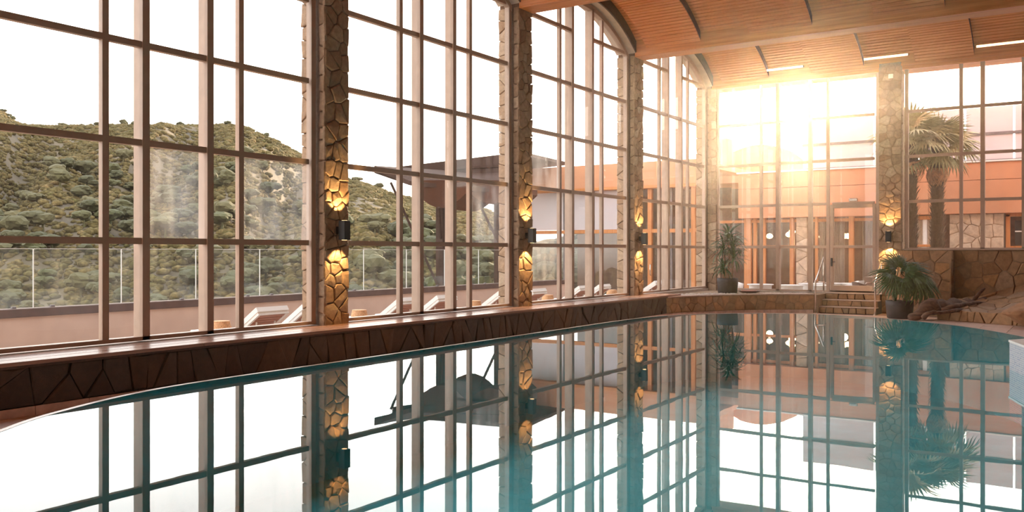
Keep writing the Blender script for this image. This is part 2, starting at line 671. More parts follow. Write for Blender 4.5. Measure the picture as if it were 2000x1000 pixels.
def stone_mesh(poly, mapf, joint=.012, h=.035, bev=.018, rnd=random):
    n = len(poly)
    cx = sum(p[0] for p in poly) / n
    cy = sum(p[1] for p in poly) / n
    ar = sum(math.hypot(p[0] - cx, p[1] - cy) for p in poly) / n
    k0 = min(.45, joint / ar)
    k1 = min(.6, (joint + bev) / ar)
    vs, fs = [], []
    tilt = (rnd.uniform(-.16, .16), rnd.uniform(-.16, .16))
    hh = h * rnd.uniform(.7, 1.2)
    # drop very short edges
    pts = []
    for p in poly:
        if not pts or math.hypot(p[0] - pts[-1][0], p[1] - pts[-1][1]) > ar * .12:
            pts.append(p)
    if len(pts) < 3:
        return None
    n = len(pts)
    for (k, e) in ((k0, -.02), (k0, hh - bev * .6), (k1, hh)):
        for p in pts:
            u = p[0] + (cx - p[0]) * k
            v = p[1] + (cy - p[1]) * k
            d = e
            if e > 0:
                d = e + tilt[0] * (u - cx) * .5 + tilt[1] * (v - cy) * .5 + rnd.uniform(-.006, .006)
            vs.append(mapf(u, v, d))
    vs.append(mapf(cx + rnd.uniform(-.2, .2) * ar, cy + rnd.uniform(-.2, .2) * ar, hh + rnd.uniform(-.002, .014)))
    for r_ in range(2):
        for i in range(n):
            fs.append((r_ * n + i, r_ * n + (i + 1) % n, (r_ + 1) * n + (i + 1) % n, (r_ + 1) * n + i))
    for i in range(n):
        fs.append((2 * n + i, 2 * n + (i + 1) % n, 3 * n))
    return vs, fs


def clad(parent, mapf, W, H, sx, sy, mt, name='stone', **kw):
    rnd = random.Random(len(bpy.data.objects))
    for poly in cells(W, H, sx, sy, kw.pop('jit', .42), rnd):
        r_ = stone_mesh(poly, mapf, rnd=rnd, **kw)
        kw['jit'] = .42
        kw.pop('jit')
        if r_:
            mb = MB().add(*r_)
            o = link(name, mb.mesh(name), mt)
            local(o, parent)


# ------------------------------------------------------------------ shell dimensions
XL = -10.114         # glass plane of the left windows
XC = -9.92           # room face of the left columns
XO = -10.44          # outer face of the columns
YF = 26.45           # glass plane of the far windows
CW = .54             # column width
PITCH = 5.52
COLS = [-6.77, -1.25, 4.27, 9.79, 15.31, 20.83, 26.35]     # near edges of the columns and beams
ZSILL, DT = .32, 1.248
ROW = [1.583 + DT * k for k in range(6)]
ZB = 6.49            # underside of the beams
DECK = -.275

ceiling = empty('ceiling', (0, 0, 0))
tag(ceiling, 'orange timber board ceiling of shallow vaults between flat beams', 'ceiling', kind='structure')


def arch_z(u, apex=7.43, rad=4.1):
    return apex - rad + math.sqrt(max(rad * rad - u * u, 0))


# beams
for i, y in enumerate(COLS):
    w0 = CW if i < 6 else .75
    bx = MB().bbox(XC, 7.0, y, y + w0, ZB + .02, ZB + .52, .01)
    part(bx, 'beam', M['ceilwood'], ceiling)
    if i >= 3:
        # boards on the underside
        pl = MB()
        nb = 5
        for k in range(nb):
            a = y + .006 + k * (w0 - .012) / nb
            pl.box(XC + .002, 7.0, a + .004, a + (w0 - .012) / nb - .004, ZB, ZB + .022)
        o = part(pl, 'beam_boards', M['ceilwood'], ceiling)
        o['kind'] = 'stuff'

# vaults: dropped board panels and deeper recesses alternate along the beams
EDGES = [XC, -9.58, -8.13, -6.89, -5.42, -4.08, -2.64, -1.30, .15, 1.4, 2.8, 4.1, 5.5, 7.0]


def vault(y0, y1, x0, x1, lift, detailed, name):
    c, h = (y0 + y1) / 2, (y1 - y0) / 2
    rad = 4.1
    apex = 7.51 + lift
    amax = math.asin(min(1, h / rad))
    n = 48 if detailed else 12
    mb = MB()
    for k in range(n):
        a0 = -amax + 2 * amax * k / n
        a1 = -amax + 2 * amax * (k + 1) / n
        g = .0026 if detailed else 0
        q = []
        for a in (a0 + g, a1 - g):
            for rr in (rad, rad + .03):
                q.append((c + rr * math.sin(a), apex - rad + rr * math.cos(a)))
        (ya, za), (yb, zb), (yc, zc), (yd, zd) = q
        vs = []
        for x in (x0, x1):
            vs += [(x, ya, za), (x, yc, zc), (x, yd, zd), (x, yb, zb)]
        mb.add(vs, [(0, 1, 5, 4), (1, 2, 6, 5), (3, 0, 4, 7), (0, 3, 2, 1), (4, 5, 6, 7)])
    o = part(mb, name, M['ceilwood'], ceiling)
    o['kind'] = 'stuff'
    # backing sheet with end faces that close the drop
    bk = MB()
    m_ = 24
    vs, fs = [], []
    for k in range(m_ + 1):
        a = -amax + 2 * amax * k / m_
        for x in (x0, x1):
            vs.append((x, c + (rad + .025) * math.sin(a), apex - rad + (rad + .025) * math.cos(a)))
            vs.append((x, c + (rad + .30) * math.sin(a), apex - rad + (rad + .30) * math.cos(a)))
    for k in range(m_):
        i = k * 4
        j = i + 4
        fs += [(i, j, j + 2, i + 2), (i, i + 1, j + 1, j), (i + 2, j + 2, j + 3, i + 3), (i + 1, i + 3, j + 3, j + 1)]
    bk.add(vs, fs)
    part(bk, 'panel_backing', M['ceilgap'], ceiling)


for b_ in range(1, 6):
    y0, y1 = COLS[b_] + CW, COLS[b_ + 1]
    det = b_ >= 4
    for k in range(len(EDGES) - 1):
        rec = k % 2 == 0
        vault(y0, y1, EDGES[k], EDGES[k + 1], .24 if rec else 0.0, det, 'recessed_boards' if rec else 'dropped_boards')
MB().box(XO, 7.2, -7, 27.2, 8.3, 8.4).build('roof_slab', M['plaster'])
tag(bpy.data.objects['roof_slab'], 'plain slab above the timber ceiling', 'roof', kind='structure')

# ------------------------------------------------------------------ left wall: spandrels over the arches, low base, columns
wall_left = empty('wall_left', (XL, 0, 0))
tag(wall_left, 'long left wall of arched windows with cream arch soffits', 'wall', kind='structure')
for b_ in range(1, 6):
    y0, y1 = COLS[b_] + CW, COLS[b_ + 1]
    c, h = (y0 + y1) / 2, (y1 - y0) / 2
    n = 28
    low = [(c - h + 2 * h * k / n, arch_z(-h + 2 * h * k / n)) for k in range(n + 1)]
    mb = MB()
    vs, fs = [], []
    for x in (XO, XC + .02):
        for (y, z) in low:
            vs += [(x, y, z), (x, y, 8.3)]
    s = 2 * (n + 1)
    for k in range(n):
        i = 2 * k
        fs += [(i, i + 2, i + 3, i + 1), (s + i, s + i + 1, s + i + 3, s + i + 2), (i, s + i, s + i + 2, i + 2)]
    mb.add(vs, fs)
    o = mb.build('arch_spandrel', M['plaster'])
    o.parent = wall_left
    o.matrix_parent_inverse = Matrix.Translation(-Vector(wall_left.location))
    # dark board along the arch edge inside
    mb = MB()
    vs, fs = [], []
    for (y, z) in low:
        dz = .30
        vs += [(XC + .02, y, z + .015), (XC + .02, y, z + dz), (XC + .05, y, z + dz), (XC + .05, y, z + .015)]
    for k in range(n):
        i = 4 * k
        fs += [(i, i + 4, i + 7, i + 3), (i + 3, i + 7, i + 6, i + 2), (i + 2, i + 6, i + 5, i + 1)]
    mb.add(vs, fs)
    o = mb.build('arch_trim', M['darkwood'])
    o.parent = wall_left
    o.matrix_parent_inverse = Matrix.Translation(-Vector(wall_left.location))
o = MB().box(XO + .05, XL + .1, -7, 26.4, -.6, .30).build('wall_base', M['plaster'])
o.parent = wall_left
o.matrix_parent_inverse = Matrix.Translation(-Vector(wall_left.location))


def column(y, label, detail=True, wide_far=0.0):
    c = empty('stone_column', (0, 0, 0))
    tag(c, label, 'column', kind='structure')
    ww = CW
    part(MB().box(XO + .03, XC - .03, y + .03, y + ww - .03, -.3, ZB + .2), 'core', M['mortar'], c)
    if not detail:
        return c
    H = ZB - .2 + .02
    zb = .22
    # room face
    clad(c, lambda u, v, e: (XC - .034 + e, y + u, zb + v), ww, H, .20, .215, M['stone'])
    # side facing the camera: room part and outdoor part
    clad(c, lambda u, v, e: (XL + .06 + u, y + .034 - e, zb + v), XC - XL - .06, H, .20, .26, M['stone'])
    clad(c, lambda u, v, e: (XO + u, y + .034 - e, zb + v), XL - XO - .05, H, .20, .25, M['stone'])
    return c


column(COLS[2], 'rubble stone column at the left edge, out of view', False)
column(COLS[3], 'nearest rubble stone column with wall sconce between the first two windows')
column(COLS[4], 'second rubble stone column, between the second and third arched windows')
column(COLS[5], 'third rubble stone column, between the third and fourth arched windows')
cc = column(COLS[6], 'rubble stone corner column where the left and far window walls meet')
# far side of the corner column facing the room
clad(cc, lambda u, v, e: (XL + .1 + u, COLS[6] + .034 - e, .22 + v), .25, 6.3, .25, .26, M['stone'])


# ------------------------------------------------------------------ windows
def bar(mb, mapw, a0, a1, z0, z1, o0, o1):
    vs = [mapw(a, z, o_) for z in (z0, z1) for o_ in (o0, o1) for a in (a0, a1)]
    mb.add(vs, [(0, 2, 3, 1), (4, 5, 7, 6), (0, 1, 5, 4), (2, 6, 7, 3), (0, 4, 6, 2), (1, 3, 7, 5)])
    return mb


def clip_rect(a0, a1, z0, z1, ac, arch):
    poly = [(a0, z0), (a1, z0), (a1, z1), (a0, z1)]
    if arch:
        n = 30
        for k in range(n):
            u0 = -2.45 + 4.9 * k / n
            u1 = -2.45 + 4.9 * (k + 1) / n
            p0, p1 = (ac + u0, arch(u0)), (ac + u1, arch(u1))
            nx, ny = -(p1[1] - p0[1]), (p1[0] - p0[0])
            poly = clip_half(poly, p0[0], p0[1], nx, ny)
            if len(poly) < 3:
                return []
    return poly


FOGGY = {('window_1', 2, 1), ('window_1', 4, 1), ('window_2', 4, 1), ('window_3', 0, 2)}


def window(name, label, mapw, ac, half, z0, rows, ztop, arch, glass, door=None, post_out=.15, pd=.49, td=1.03):
    wobj = empty(name, mapw(ac, z0, 0))
    tag(wobj, label, 'window', kind='structure')
    inv = Matrix.Translation(-Vector(wobj.location))

    def p(mb, nm, mt):
        o_ = mb.build(nm, mt)
        o_.parent = wobj
        o_.matrix_parent_inverse = inv
        return o_

    ft = .09
    # frame
    top_side = arch(half - ft / 2) - .02 if arch else ztop
    for s in (-1, 1):
        e = ac + s * half
        p(bar(MB(), mapw, min(e, e - s * ft), max(e, e - s * ft), z0, top_side, -.04, .07), 'jamb', M['frame'])
    p(bar(MB(), mapw, ac - half, ac + half, z0, z0 + .05, -.05, .08), 'bottom_rail', M['frame'])
    if arch:
        mb = MB()
        n = 28
        vs, fs = [], []
        for k in range(n + 1):
            u = -half + 2 * half * k / n
            z = arch(u)
            for (dz, o0) in ((0, -.05), (-.10, -.05), (-.10, .07), (0, .07)):
                vs.append(mapw(ac + u, z + dz + (.02 if dz == 0 else 0), o0))
        for k in range(n):
            for q in range(4):
                fs.append((4 * k + q, 4 * k + (q + 1) % 4, 4 * k + 4 + (q + 1) % 4, 4 * k + 4 + q))
        mb.add(vs, fs)
        p(mb, 'arched_head', M['frame'])
    else:
        p(bar(MB(), mapw, ac - half, ac + half, ztop - .07, ztop, -.04, .07), 'head', M['frame'])
    # posts and mullions
    for s in (-1, 1):
        zt = arch(pd) - .05 if arch else ztop
        q = ac + s * pd
        mb = bar(MB(), mapw, q - .052, q + .052, z0, zt, -.05, .06)
        bar(mb, mapw, q - .046, q + .046, z0, zt, .06, post_out)
        p(mb, 'post', M['frame'])
        zt = arch(td) - .05 if arch else ztop
        q = ac + s * td
        p(bar(MB(), mapw, q - .043, q + .043, z0, zt, -.03, .05), 'mullion', M['frame'])
    xs = [ac - half + ft, ac - td, ac - pd, ac + pd, ac + td, ac + half - ft]
    zs = [z0 + .04] + list(rows) + [99 if arch else ztop - .06]
    for r_, z in enumerate(rows):
        for k in range(5):
            if arch and r_ == len(rows) - 1 and k == 2:
                continue
            if door and k == door[0] and r_ < door[1]:
                continue
            a0, a1 = xs[k] + (.04 if k else 0), xs[k + 1] - .04
            if arch:
                # shorten against the arch
                lim = [u for u in np.linspace(a0, a1, 40) if arch(u - ac) - .08 > z]
                if len(lim) < 3:
                    continue
                a0, a1 = lim[0], lim[-1]
            p(bar(MB(), mapw, a0, a1, z - .04, z + .04, -.03, .05), 'transom', M['frame'])
    for k in range(5):
        zz = list(zs)
        if arch and k == 2:
            zz.pop(-2)
        if door and k == door[0]:
            zz = zz[door[1]:]
        for r_ in range(len(zz) - 1):
            poly = clip_rect(xs[k] + .01, xs[k + 1] - .01, zz[r_] + .012, min(zz[r_ + 1], 9) - .012, ac, (lambda u: arch(u) - .06) if arch else None)
            if len(poly) < 3:
                continue
            mb = MB().prism(poly, (.004, .012), mapw)
            p(mb, 'pane', M['glass_foggy'] if (name, k, r_) in FOGGY else glass)
    return wobj, p, xs


mapL = lambda a, z, o_: (XL - o_, a, z)
mapF = lambda a, z, o_: (a, YF + o_, z)
archf = lambda u: arch_z(u, 7.37, 4.0)
wl = [('window_1', 'nearest arched grid window on the left looking over the terrace to the hillside'),
      ('window_2', 'second arched grid window on the left with the timber canopy outside'),
      ('window_3', 'third arched grid window on the left, fully showing its arched head'),
      ('window_4', 'fourth arched grid window on the left, next to the far corner')]
for i, (nm, lb) in enumerate(wl):
    y0 = COLS[2 + i] + CW
    window(nm, lb, mapL, y0 + 2.49, 2.45, ZSILL, ROW[:5], None, archf, M['glass'])
window('window_5', 'grid window wall beside the glazed door in the far wall', mapF, -7.41, 2.39, .27, ROW[:4], 6.60, None, M['glass_far'], door=(4, 2), pd=.475, td=.98)
window('window_6', 'grid window above the stone alcove at the right of the far wall', mapF, -1.97, 2.39, 1.50, ROW[1:4], 6.60, None, M['glass_far'], pd=.475, td=.99)

# glazed door in the far wall
dr = empty('door_1', (-5.7, YF, .27))
tag(dr, 'white framed glazed door at the top of the stone steps', 'door', kind='structure')


def dp(mb, nm, mt, parent=dr, sm=False):
    o_ = mb.build(nm, mt, None, sm)
    o_.parent = parent
    o_.matrix_parent_inverse = Matrix.Translation(-Vector(dr.location)) if parent is dr else Matrix.Identity(4)
    return o_


DX0, DX1, DZ1 = -6.36, -5.11, 2.80
for a, b2 in ((DX0, DX0 + .09), (DX1 - .09, DX1)):
    dp(MB().bbox(a, b2, YF - .05, YF + .06, .27, DZ1, .006), 'stile', M['frame'])
dp(MB().bbox(DX0 + .09, DX1 - .09, YF - .05, YF + .06, DZ1 - .10, DZ1, .006), 'top_rail', M['frame'])
dp(MB().bbox(DX0 + .09, DX1 - .09, YF - .05, YF + .06, .27, .27 + .20, .006), 'bottom_rail', M['frame'])
dp(MB().bbox(DX0 + .09, DX1 - .09, YF - .045, YF + .05, 1.545, 1.625, .006), 'middle_rail', M['frame'])
dp(MB().bbox(DX0 + .05, DX1 - .05, YF - .03, YF + .05, DZ1, 2.87, .006), 'door_head', M['frame'])
for z0, z1 in ((.46, 1.55), (1.62, DZ1 - .09)):
    dp(MB().box(DX0 + .08, DX1 - .08, YF + .004, YF + .012, z0, z1), 'pane', M['glass_far'])
h_ = dp(MB().bbox(DX0 + .02, DX0 + .07, YF - .085, YF - .05, 1.02, 1.26, .006), 'lock_plate', M['black'])
dp(MB().tube([(DX0 + .045, YF - .08, 1.15), (DX0 + .045, YF - .12, 1.15), (DX0 + .16, YF - .12, 1.15)], .011, 8), 'lever_handle', M['black'], h_, True)

# far wall pieces
wall_far = empty('wall_far', (0, YF, 0))
tag(wall_far, 'far end wall of tall grid windows above rubble stone', 'wall', kind='structure')


def fp(mb, nm, mt, parent=wall_far):
    o_ = mb.build(nm, mt)
    o_.parent = parent
    o_.matrix_parent_inverse = Matrix.Translation(-Vector(wall_far.location))
    return o_


fp(MB().box(-10.4, 7.2, YF - .05, YF + .5, 6.60, 8.3), 'upper_wall', M['ceilwood'])
fp(MB().bbox(-9.8, 7.0, YF - .12, YF - .05, 6.60, 6.66, .005), 'head_ledge', M['ceilwood'])
fp(MB().box(-9.85, -5.0, YF + .0, YF + .4, -.6, .26), 'low_wall', M['plaster'])
fp(MB().box(-4.45, .5, YF + .0, YF + .4, -.6, 1.49), 'low_wall', M['wall_mortar'])
fp(MB().box(.42, 7.2, YF + .0, YF + .4, -.6, 8.3), 'right_wall_panel', M['plaster'])
fp(MB().bbox(-4.40, .44, YF - .10, YF + .05, 1.485, 1.52, .005), 'window_ledge', M['frame'])

# column between the two far windows
cr_ = empty('stone_column', (0, 0, 0))
tag(cr_, 'rubble stone column with wall sconce between the two far windows', 'column', kind='structure')
part(MB().box(-5.0, -4.44, YF - .16, YF + .4, -.3, 6.7), 'core', M['wall_mortar'], cr_)
clad(cr_, lambda u, v, e: (-5.02 + u, YF - .15 - e, -.25 + v), .60, 6.85, .20, .20, M['stone'])
clad(cr_, lambda u, v, e: (-4.455 + e, YF - .15 + u, -.25 + v), .16, 6.85, .16, .24, M['stone'])

# alcove below the right window: pier, recessed wall
al = empty('wall_alcove', (0, YF, 0))
tag(al, 'rubble stone alcove wall and pier under the right far window', 'wall', kind='structure')
PY = 25.95
part(MB().box(-4.42, -3.16, PY - YF + .04, 0, -.4, 1.47), 'pier_core', M['wall_mortar'], al)
clad(al, lambda u, v, e: (-4.42 + u, PY - YF + .035 - e, -.30 + v), 1.29, 1.78, .30, .30, M['wallstone'], h=.03)
clad(al, lambda u, v, e: (-3.165 + e, PY - YF + u, -.30 + v), .52, 1.78, .26, .30, M['wallstone'], h=.03)
clad(al, lambda u, v, e: (-3.12 + u, .0 - e, -.20 + v), 3.6, 1.68, .36, .33, M['wallstone'], h=.03)
# sloping flagstone bank in the alcove
BK = [(-3.3, 24.55, -.02), (-2.55, 24.12, -.02), (-1.55, 23.55, -.02), (.5, 22.3, -.02)]
BT = [(-3.15, 26.4, .12), (-2.6, 26.4, .26), (-1.2, 26.4, .66), (.5, 26.4, .85)]


def interp3(P, s):
    s = min(max(s, 0), .9999) * (len(P) - 1)
    i = int(s)
    return Vector(P[i]).lerp(Vector(P[i + 1]), s - i)


def bank(u, v, e):
    a, b2 = interp3(BK, u / 4.0), interp3(BT, u / 4.0)
    p_ = a.lerp(b2, v / 2.4)
    p_.z += .10 * math.sin(v / 2.4 * math.pi) * math.sin(u * 2.1)
    return (p_.x, p_.y - YF, p_.z - .02 + e)


mb = MB()
vs, fs = [], []
for i in range(13):
    for j in range(7):
        vs.append(bank(4.0 * i / 12, 2.4 * j / 6, 0))
for i in range(12):
    for j in range(6):
        k = i * 7 + j
        fs.append((k, k + 1, k + 8, k + 7))
part(mb.add(vs, fs), 'bank_mortar', M['wall_mortar'], al)
clad(al, bank, 4.0, 2.4, .42, .42, M['wallstone'], h=.03)
# curb in front of the bank
mb = MB()
for i in range(3):
    a, b2 = Vector(BK[i]), Vector(BK[i + 1])
    nrm_ = Vector((a.y - b2.y, b2.x - a.x, 0)).normalized()
    L_ = (b2 - a).length
    d_ = (b2 - a).normalized()
    qs = [a - nrm_ * -.02, b2 - nrm_ * -.02, b2 + nrm_ * .3, a + nrm_ * .3]
    mb.add([(q.x, q.y - YF, -.3) for q in qs] + [(q.x, q.y - YF, -.03) for q in qs],
           [(0, 1, 2, 3), (4, 5, 6, 7), (0, 1, 5, 4), (2, 3, 7, 6), (1, 2, 6, 5), (3, 0, 4, 7)])
    clad(al, (lambda a_, dd, nn: (lambda u, v, e: (a_.x + dd.x * u - nn.x * e, a_.y + dd.y * u - nn.y * e - YF, -.28 + v)))(a, d_, nrm_),
         L_, .27, .24, .27, M['wallstone'], h=.03)
part(mb, 'curb_core', M['wall_mortar'], al)

# boulder at the right edge
bm = bmesh.new()
bmesh.ops.create_icosphere(bm, subdivisions=3, radius=.38)
for v in bm.verts:
    n_ = noise.noise(v.co * 3.1 + Vector((4, 2, 1)))
    v.co *= 1 + .35 * n_
    v.co.x *= 1.35
    v.co.z = max(-.30, v.co.z * .85)
    if v.co.x < 0:
        v.co.z *= 1 - .5 * min(1, -v.co.x / .5)
me = bpy.data.meshes.new('boulder')
bm.to_mesh(me)
bm.free()
o = link('boulder', me, M['rock'])
o.location = at(2010, 618, 20.0)
o.location.z = DECK + .30
tag(o, 'orange-brown boulder on the deck at the right edge beside the alcove curb', 'rock')

# ------------------------------------------------------------------ bench along the left wall and across the far wall
XB = -9.33           # front of the left bench
bench = empty('bench_left', (XB, 12, 0))
tag(bench, 'long dark stone-faced bench with polished timber top under the left windows', 'bench', kind='structure')
binv = Matrix.Translation(-Vector(bench.location))


def bp_(mb, nm, mt):
    o_ = mb.build(nm, mt)
    o_.parent = bench
    o_.matrix_parent_inverse = binv
    return o_


bp_(MB().box(XL + .05, XB - .03, -6, 22.0, -.4, .262), 'bench_core', M['slate_mortar'])
# timber top boards run the length of the bench
yb = [-6, -1.5, 2.4, 6.1, 9.3, 12.8, 16.4, 19.6, 22.4]
nbd = 6
wd = (XB + .035 - (XL + .06)) / nbd
for k in range(nbd):
    for i in range(len(yb) - 1):
        off = (k % 3) * .9 - .8
        a = yb[i] + (off if i else 0)
        e = yb[i + 1] + (off if i < len(yb) - 2 else 0)
        x0 = XL + .06 + k * wd
        if e <= 3.5:
            continue
        if k < 2 and any(a < c_ + CW and e > c_ for c_ in COLS):
            pass
        bp_(MB().bbox(x0 + .002, x0 + wd - .002, a + .003, e - .003, .262, .302 + .0015 * (k % 2), .004), 'plank', M['benchwood'])
bp_(MB().box(XB - .03, XB + .03, -6, 22.0, .235, .262), 'edge_board', M['darkwood'])
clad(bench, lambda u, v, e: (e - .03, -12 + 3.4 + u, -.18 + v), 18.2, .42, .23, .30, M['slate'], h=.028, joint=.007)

# far bench: curved stone front with planter top
FB = [(-9.33, 21.5), (-9.15, 22.1), (-8.85, 22.75), (-8.5, 23.4), (-8.0, 24.1), (-7.5, 24.6), (-7.0, 24.95), (-6.5, 25.25)]
fb = empty('bench_far', (-8, 25, 0))
tag(fb, 'curved brown stone planter bench below the far windows', 'bench', kind='structure')
finv = Matrix.Translation(-Vector(fb.location))
cum = [0]
for i in range(len(FB) - 1):
    cum.append(cum[-1] + math.dist(FB[i], FB[i + 1]))
FL = cum[-1]


def on_fb(u):
    u = min(max(u, 0), FL - 1e-4)
    i = max(j for j in range(len(cum) - 1) if cum[j] <= u)
    s = (u - cum[i]) / (cum[i + 1] - cum[i])
    a, b2 = Vector(FB[i]), Vector(FB[i + 1])
    d_ = (b2 - a).normalized()
    return a.lerp(b2, s), Vector((d_.y, -d_.x))


def fbm(u, v, e):
    p_, n_ = on_fb(u)
    return (p_.x + n_.x * (e - .03) + 8, p_.y + n_.y * (e - .03) - 25, -.18 + v)


def poly_prism(poly, z0, z1):
    tris = tessellate_polygon([[Vector((p_[0], p_[1], 0)) for p_ in poly]])
    n = len(poly)
    mb_ = MB()
    mb_.add([(p_[0], p_[1], z0) for p_ in poly] + [(p_[0], p_[1], z1) for p_ in poly],
            [tuple(t_) for t_ in tris] + [tuple(i + n for i in t_) for t_ in tris] + [(i, (i + 1) % n, n + (i + 1) % n, n + i) for i in range(n)])
    return mb_


core = [(p_[0] - .0, p_[1]) for p_ in FB] + [(-6.42, 25.3), (-6.42, YF), (-10.0, YF), (-10.0, 21.5)]
core_in = [(on_fb(c_)[0].x - on_fb(c_)[1].x * .035, on_fb(c_)[0].y - on_fb(c_)[1].y * .035) for c_ in cum] + core[len(FB):]
o = poly_prism(core_in, -.4, .235).build('planter_core', M['wall_mortar'])
o.parent = fb
o.matrix_parent_inverse = finv
# thin stone coping
cop = MB()
vs, fs = [], []
nn = 40
for k in range(nn + 1):
    p_, n_ = on_fb(FL * k / nn)
    for (a, z) in ((.02, .235), (.02, .262), (-.22, .262), (-.22, .235)):
        vs.append((p_.x + n_.x * a, p_.y + n_.y * a, z))
for k in range(nn):
    for q in range(4):
        fs.append((4 * k + q, 4 * k + (q + 1) % 4, 4 * k + 4 + (q + 1) % 4, 4 * k + 4 + q))
fs += [(0, 1, 2, 3), (4 * nn, 4 * nn + 3, 4 * nn + 2, 4 * nn + 1)]
o = cop.add(vs, fs).build('coping', M['rim'])
o.parent = fb
o.matrix_parent_inverse = finv
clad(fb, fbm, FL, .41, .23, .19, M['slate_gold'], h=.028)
# pebbles filling the planter
mb = MB()
ico = bmesh.new()
bmesh.ops.create_icosphere(ico, subdivisions=1, radius=1)
IV = [v.co.copy() for v in ico.verts]
IF = [tuple(v.index for v in f.verts) for f in ico.faces]
ico.free()
for k in range(700):
    u = random.uniform(0.2, FL)
    p_, n_ = on_fb(u)
    dd = random.uniform(.24, 1.1)
    x, y = p_.x - n_.x * dd, p_.y - n_.y * dd
    if x < -9.95 or y > YF - .15 or x > -6.6:
        continue
    if math.hypot(x + 8.55, y - 25.1) < .36:
        continue
    s = random.uniform(.025, .05)
    mb.add([(x + q.x * s * 1.3, y + q.y * s, .235 + q.z * s * .7) for q in IV], IF)
o = mb.build('pebbles', M['pebble'], None, True)
tag(o, 'pale pebbles filling the planter below the far windows', 'pebbles', kind='stuff')

# ------------------------------------------------------------------ steps
st = empty('stone_steps', (-5.65, 25.9, DECK))
tag(st, 'three brown stone steps rising from the deck to the glazed door', 'steps', kind='structure')
sinv = Matrix.Translation(-Vector(st.location))
SX0, SX1 = -6.42, -4.93
for k, (yy, z0, z1) in enumerate(((25.43, DECK, -.09), (25.75, -.09, .09), (26.07, .09, .27))):
    o = MB().box(SX0, SX1, yy + .03, YF, z0 - .05, z1 - .02).build('step', M['slate_mortar'])
    o.parent = st
    o.matrix_parent_inverse = sinv
    o2 = MB().bbox(SX0 - .01, SX1 + .01, yy - .012, yy + .36, z1 - .022, z1, .005).build('tread', M['rim'])
    local(o2, o)
    for poly in cells(SX1 - SX0, z1 - z0 - .024, .22, .17, .35, random.Random(k)):
        r_ = stone_mesh(poly, lambda u, v, e: (SX0 + u, yy + .028 - e, z0 + v), h=.03, rnd=random.Random(k))
        if r_:
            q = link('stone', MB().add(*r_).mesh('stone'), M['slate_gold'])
            local(q, o)

# ------------------------------------------------------------------ pool, deck
POOL = [(-7.16, 3.35), (-7.302, 3.635), (-7.62, 4.057), (-7.86, 4.577), (-8.05, 5.05), (-8.2, 5.6), (-8.27, 6.2), (-8.27, 7.2), (-8.25, 8.6), (-8.25, 10.5),
        (-8.25, 12.4), (-8.25, 14.3), (-8.27, 16.4), (-8.22, 17.6), (-8.0, 18.7), (-7.65, 19.4), (-7.294, 19.85), (-6.353, 20.6),
        (-5.308, 20.95), (-4.081, 20.6), (-2.938, 19.8), (-2.211, 19.15), (-1.61, 18.36), (-.977, 17.265), (-.2, 15.6), (.6, 13.8),
        (1.6, 11.8), (2.4, 9.5), (2.7, 7), (2.4, 4.5), (1.4, 2.6), (-.3, 1.4), (-2.2, 1.1), (-4.4, 1.35), (-6.2, 2.2)]


def smooth_loop(P, it=2):
    for _ in range(it):
        Q = []
        for i in range(len(P)):
            a, b2 = P[i], P[(i + 1) % len(P)]
            Q.append((a[0] * .75 + b2[0] * .25, a[1] * .75 + b2[1] * .25))
            Q.append((a[0] * .25 + b2[0] * .75, a[1] * .25 + b2[1] * .75))
        P = Q
    return P


PL = smooth_loop(POOL, 2)


def offset_loop(P, d_):
    outp = []
    n = len(P)
    ar = sum(P[i][0] * P[(i + 1) % n][1] - P[(i + 1) % n][0] * P[i][1] for i in range(n))
    s = 1 if ar > 0 else -1
    for i in range(n):
        a, b2 = Vector(P[i - 1]), Vector(P[(i + 1) % n])
        t_ = (b2 - a).normalized()
        outp.append((P[i][0] + s * t_.y * d_, P[i][1] - s * t_.x * d_))
    return outp


tris = tessellate_polygon([[Vector((p_[0], p_[1], 0)) for p_ in PL]])
wt = MB().add([(p_[0], p_[1], 0.0) for p_ in PL], [tuple(t_) for t_ in tris]).build('pool_water', M['water'])
tag(wt, 'still mirror-like teal pool water reflecting the windows', 'water', kind='structure')
for pgn in wt.data.polygons:
    if pgn.normal.z < 0:
        pgn.flip()
n = len(PL)
bas = MB()
bas.add([(p_[0], p_[1], .0) for p_ in PL] + [(p_[0], p_[1], -1.5) for p_ in PL],
        [(i, (i + 1) % n, n + (i + 1) % n, n + i) for i in range(n)] + [tuple(i + n for i in t_) for t_ in tris])
o = bas.build('pool_basin', M['pool'])
tag(o, 'teal lined pool basin under the water', 'pool', kind='structure')
# raised rim of the pool
P2, P3 = offset_loop(PL, .05), offset_loop(PL, .09)
mb = MB()
mb.add([(p_[0], p_[1], .002) for p_ in PL] + [(p_[0], p_[1], .004) for p_ in P2] + [(p_[0], p_[1], -.02) for p_ in P3] + [(p_[0], p_[1], DECK - .1) for p_ in P3],
       [(r_ * n + i, r_ * n + (i + 1) % n, (r_ + 1) * n + (i + 1) % n, (r_ + 1) * n + i) for r_ in range(3) for i in range(n)])
o = mb.build('pool_rim', M['rim'], None, False)
tag(o, 'thin raised rim that holds the pool water above the deck', 'pool rim', kind='structure')

P4 = offset_loop(PL, .03)
outer = [(-9.6, -6), (7, -6), (7, YF), (-9.6, YF)]
tr2 = tessellate_polygon([[Vector((p_[0], p_[1], 0)) for p_ in outer], [Vector((p_[0], p_[1], 0)) for p_ in P4]])
floor = MB().add([(p_[0], p_[1], DECK - .012) for p_ in outer + P4], [tuple(t_) for t_ in tr2]).build('floor', M['grout'])
tag(floor, 'pink-brown tiled deck around the pool', 'floor', kind='structure')
for pgn in floor.data.polygons:
    if pgn.normal.z < 0:
        pgn.flip()


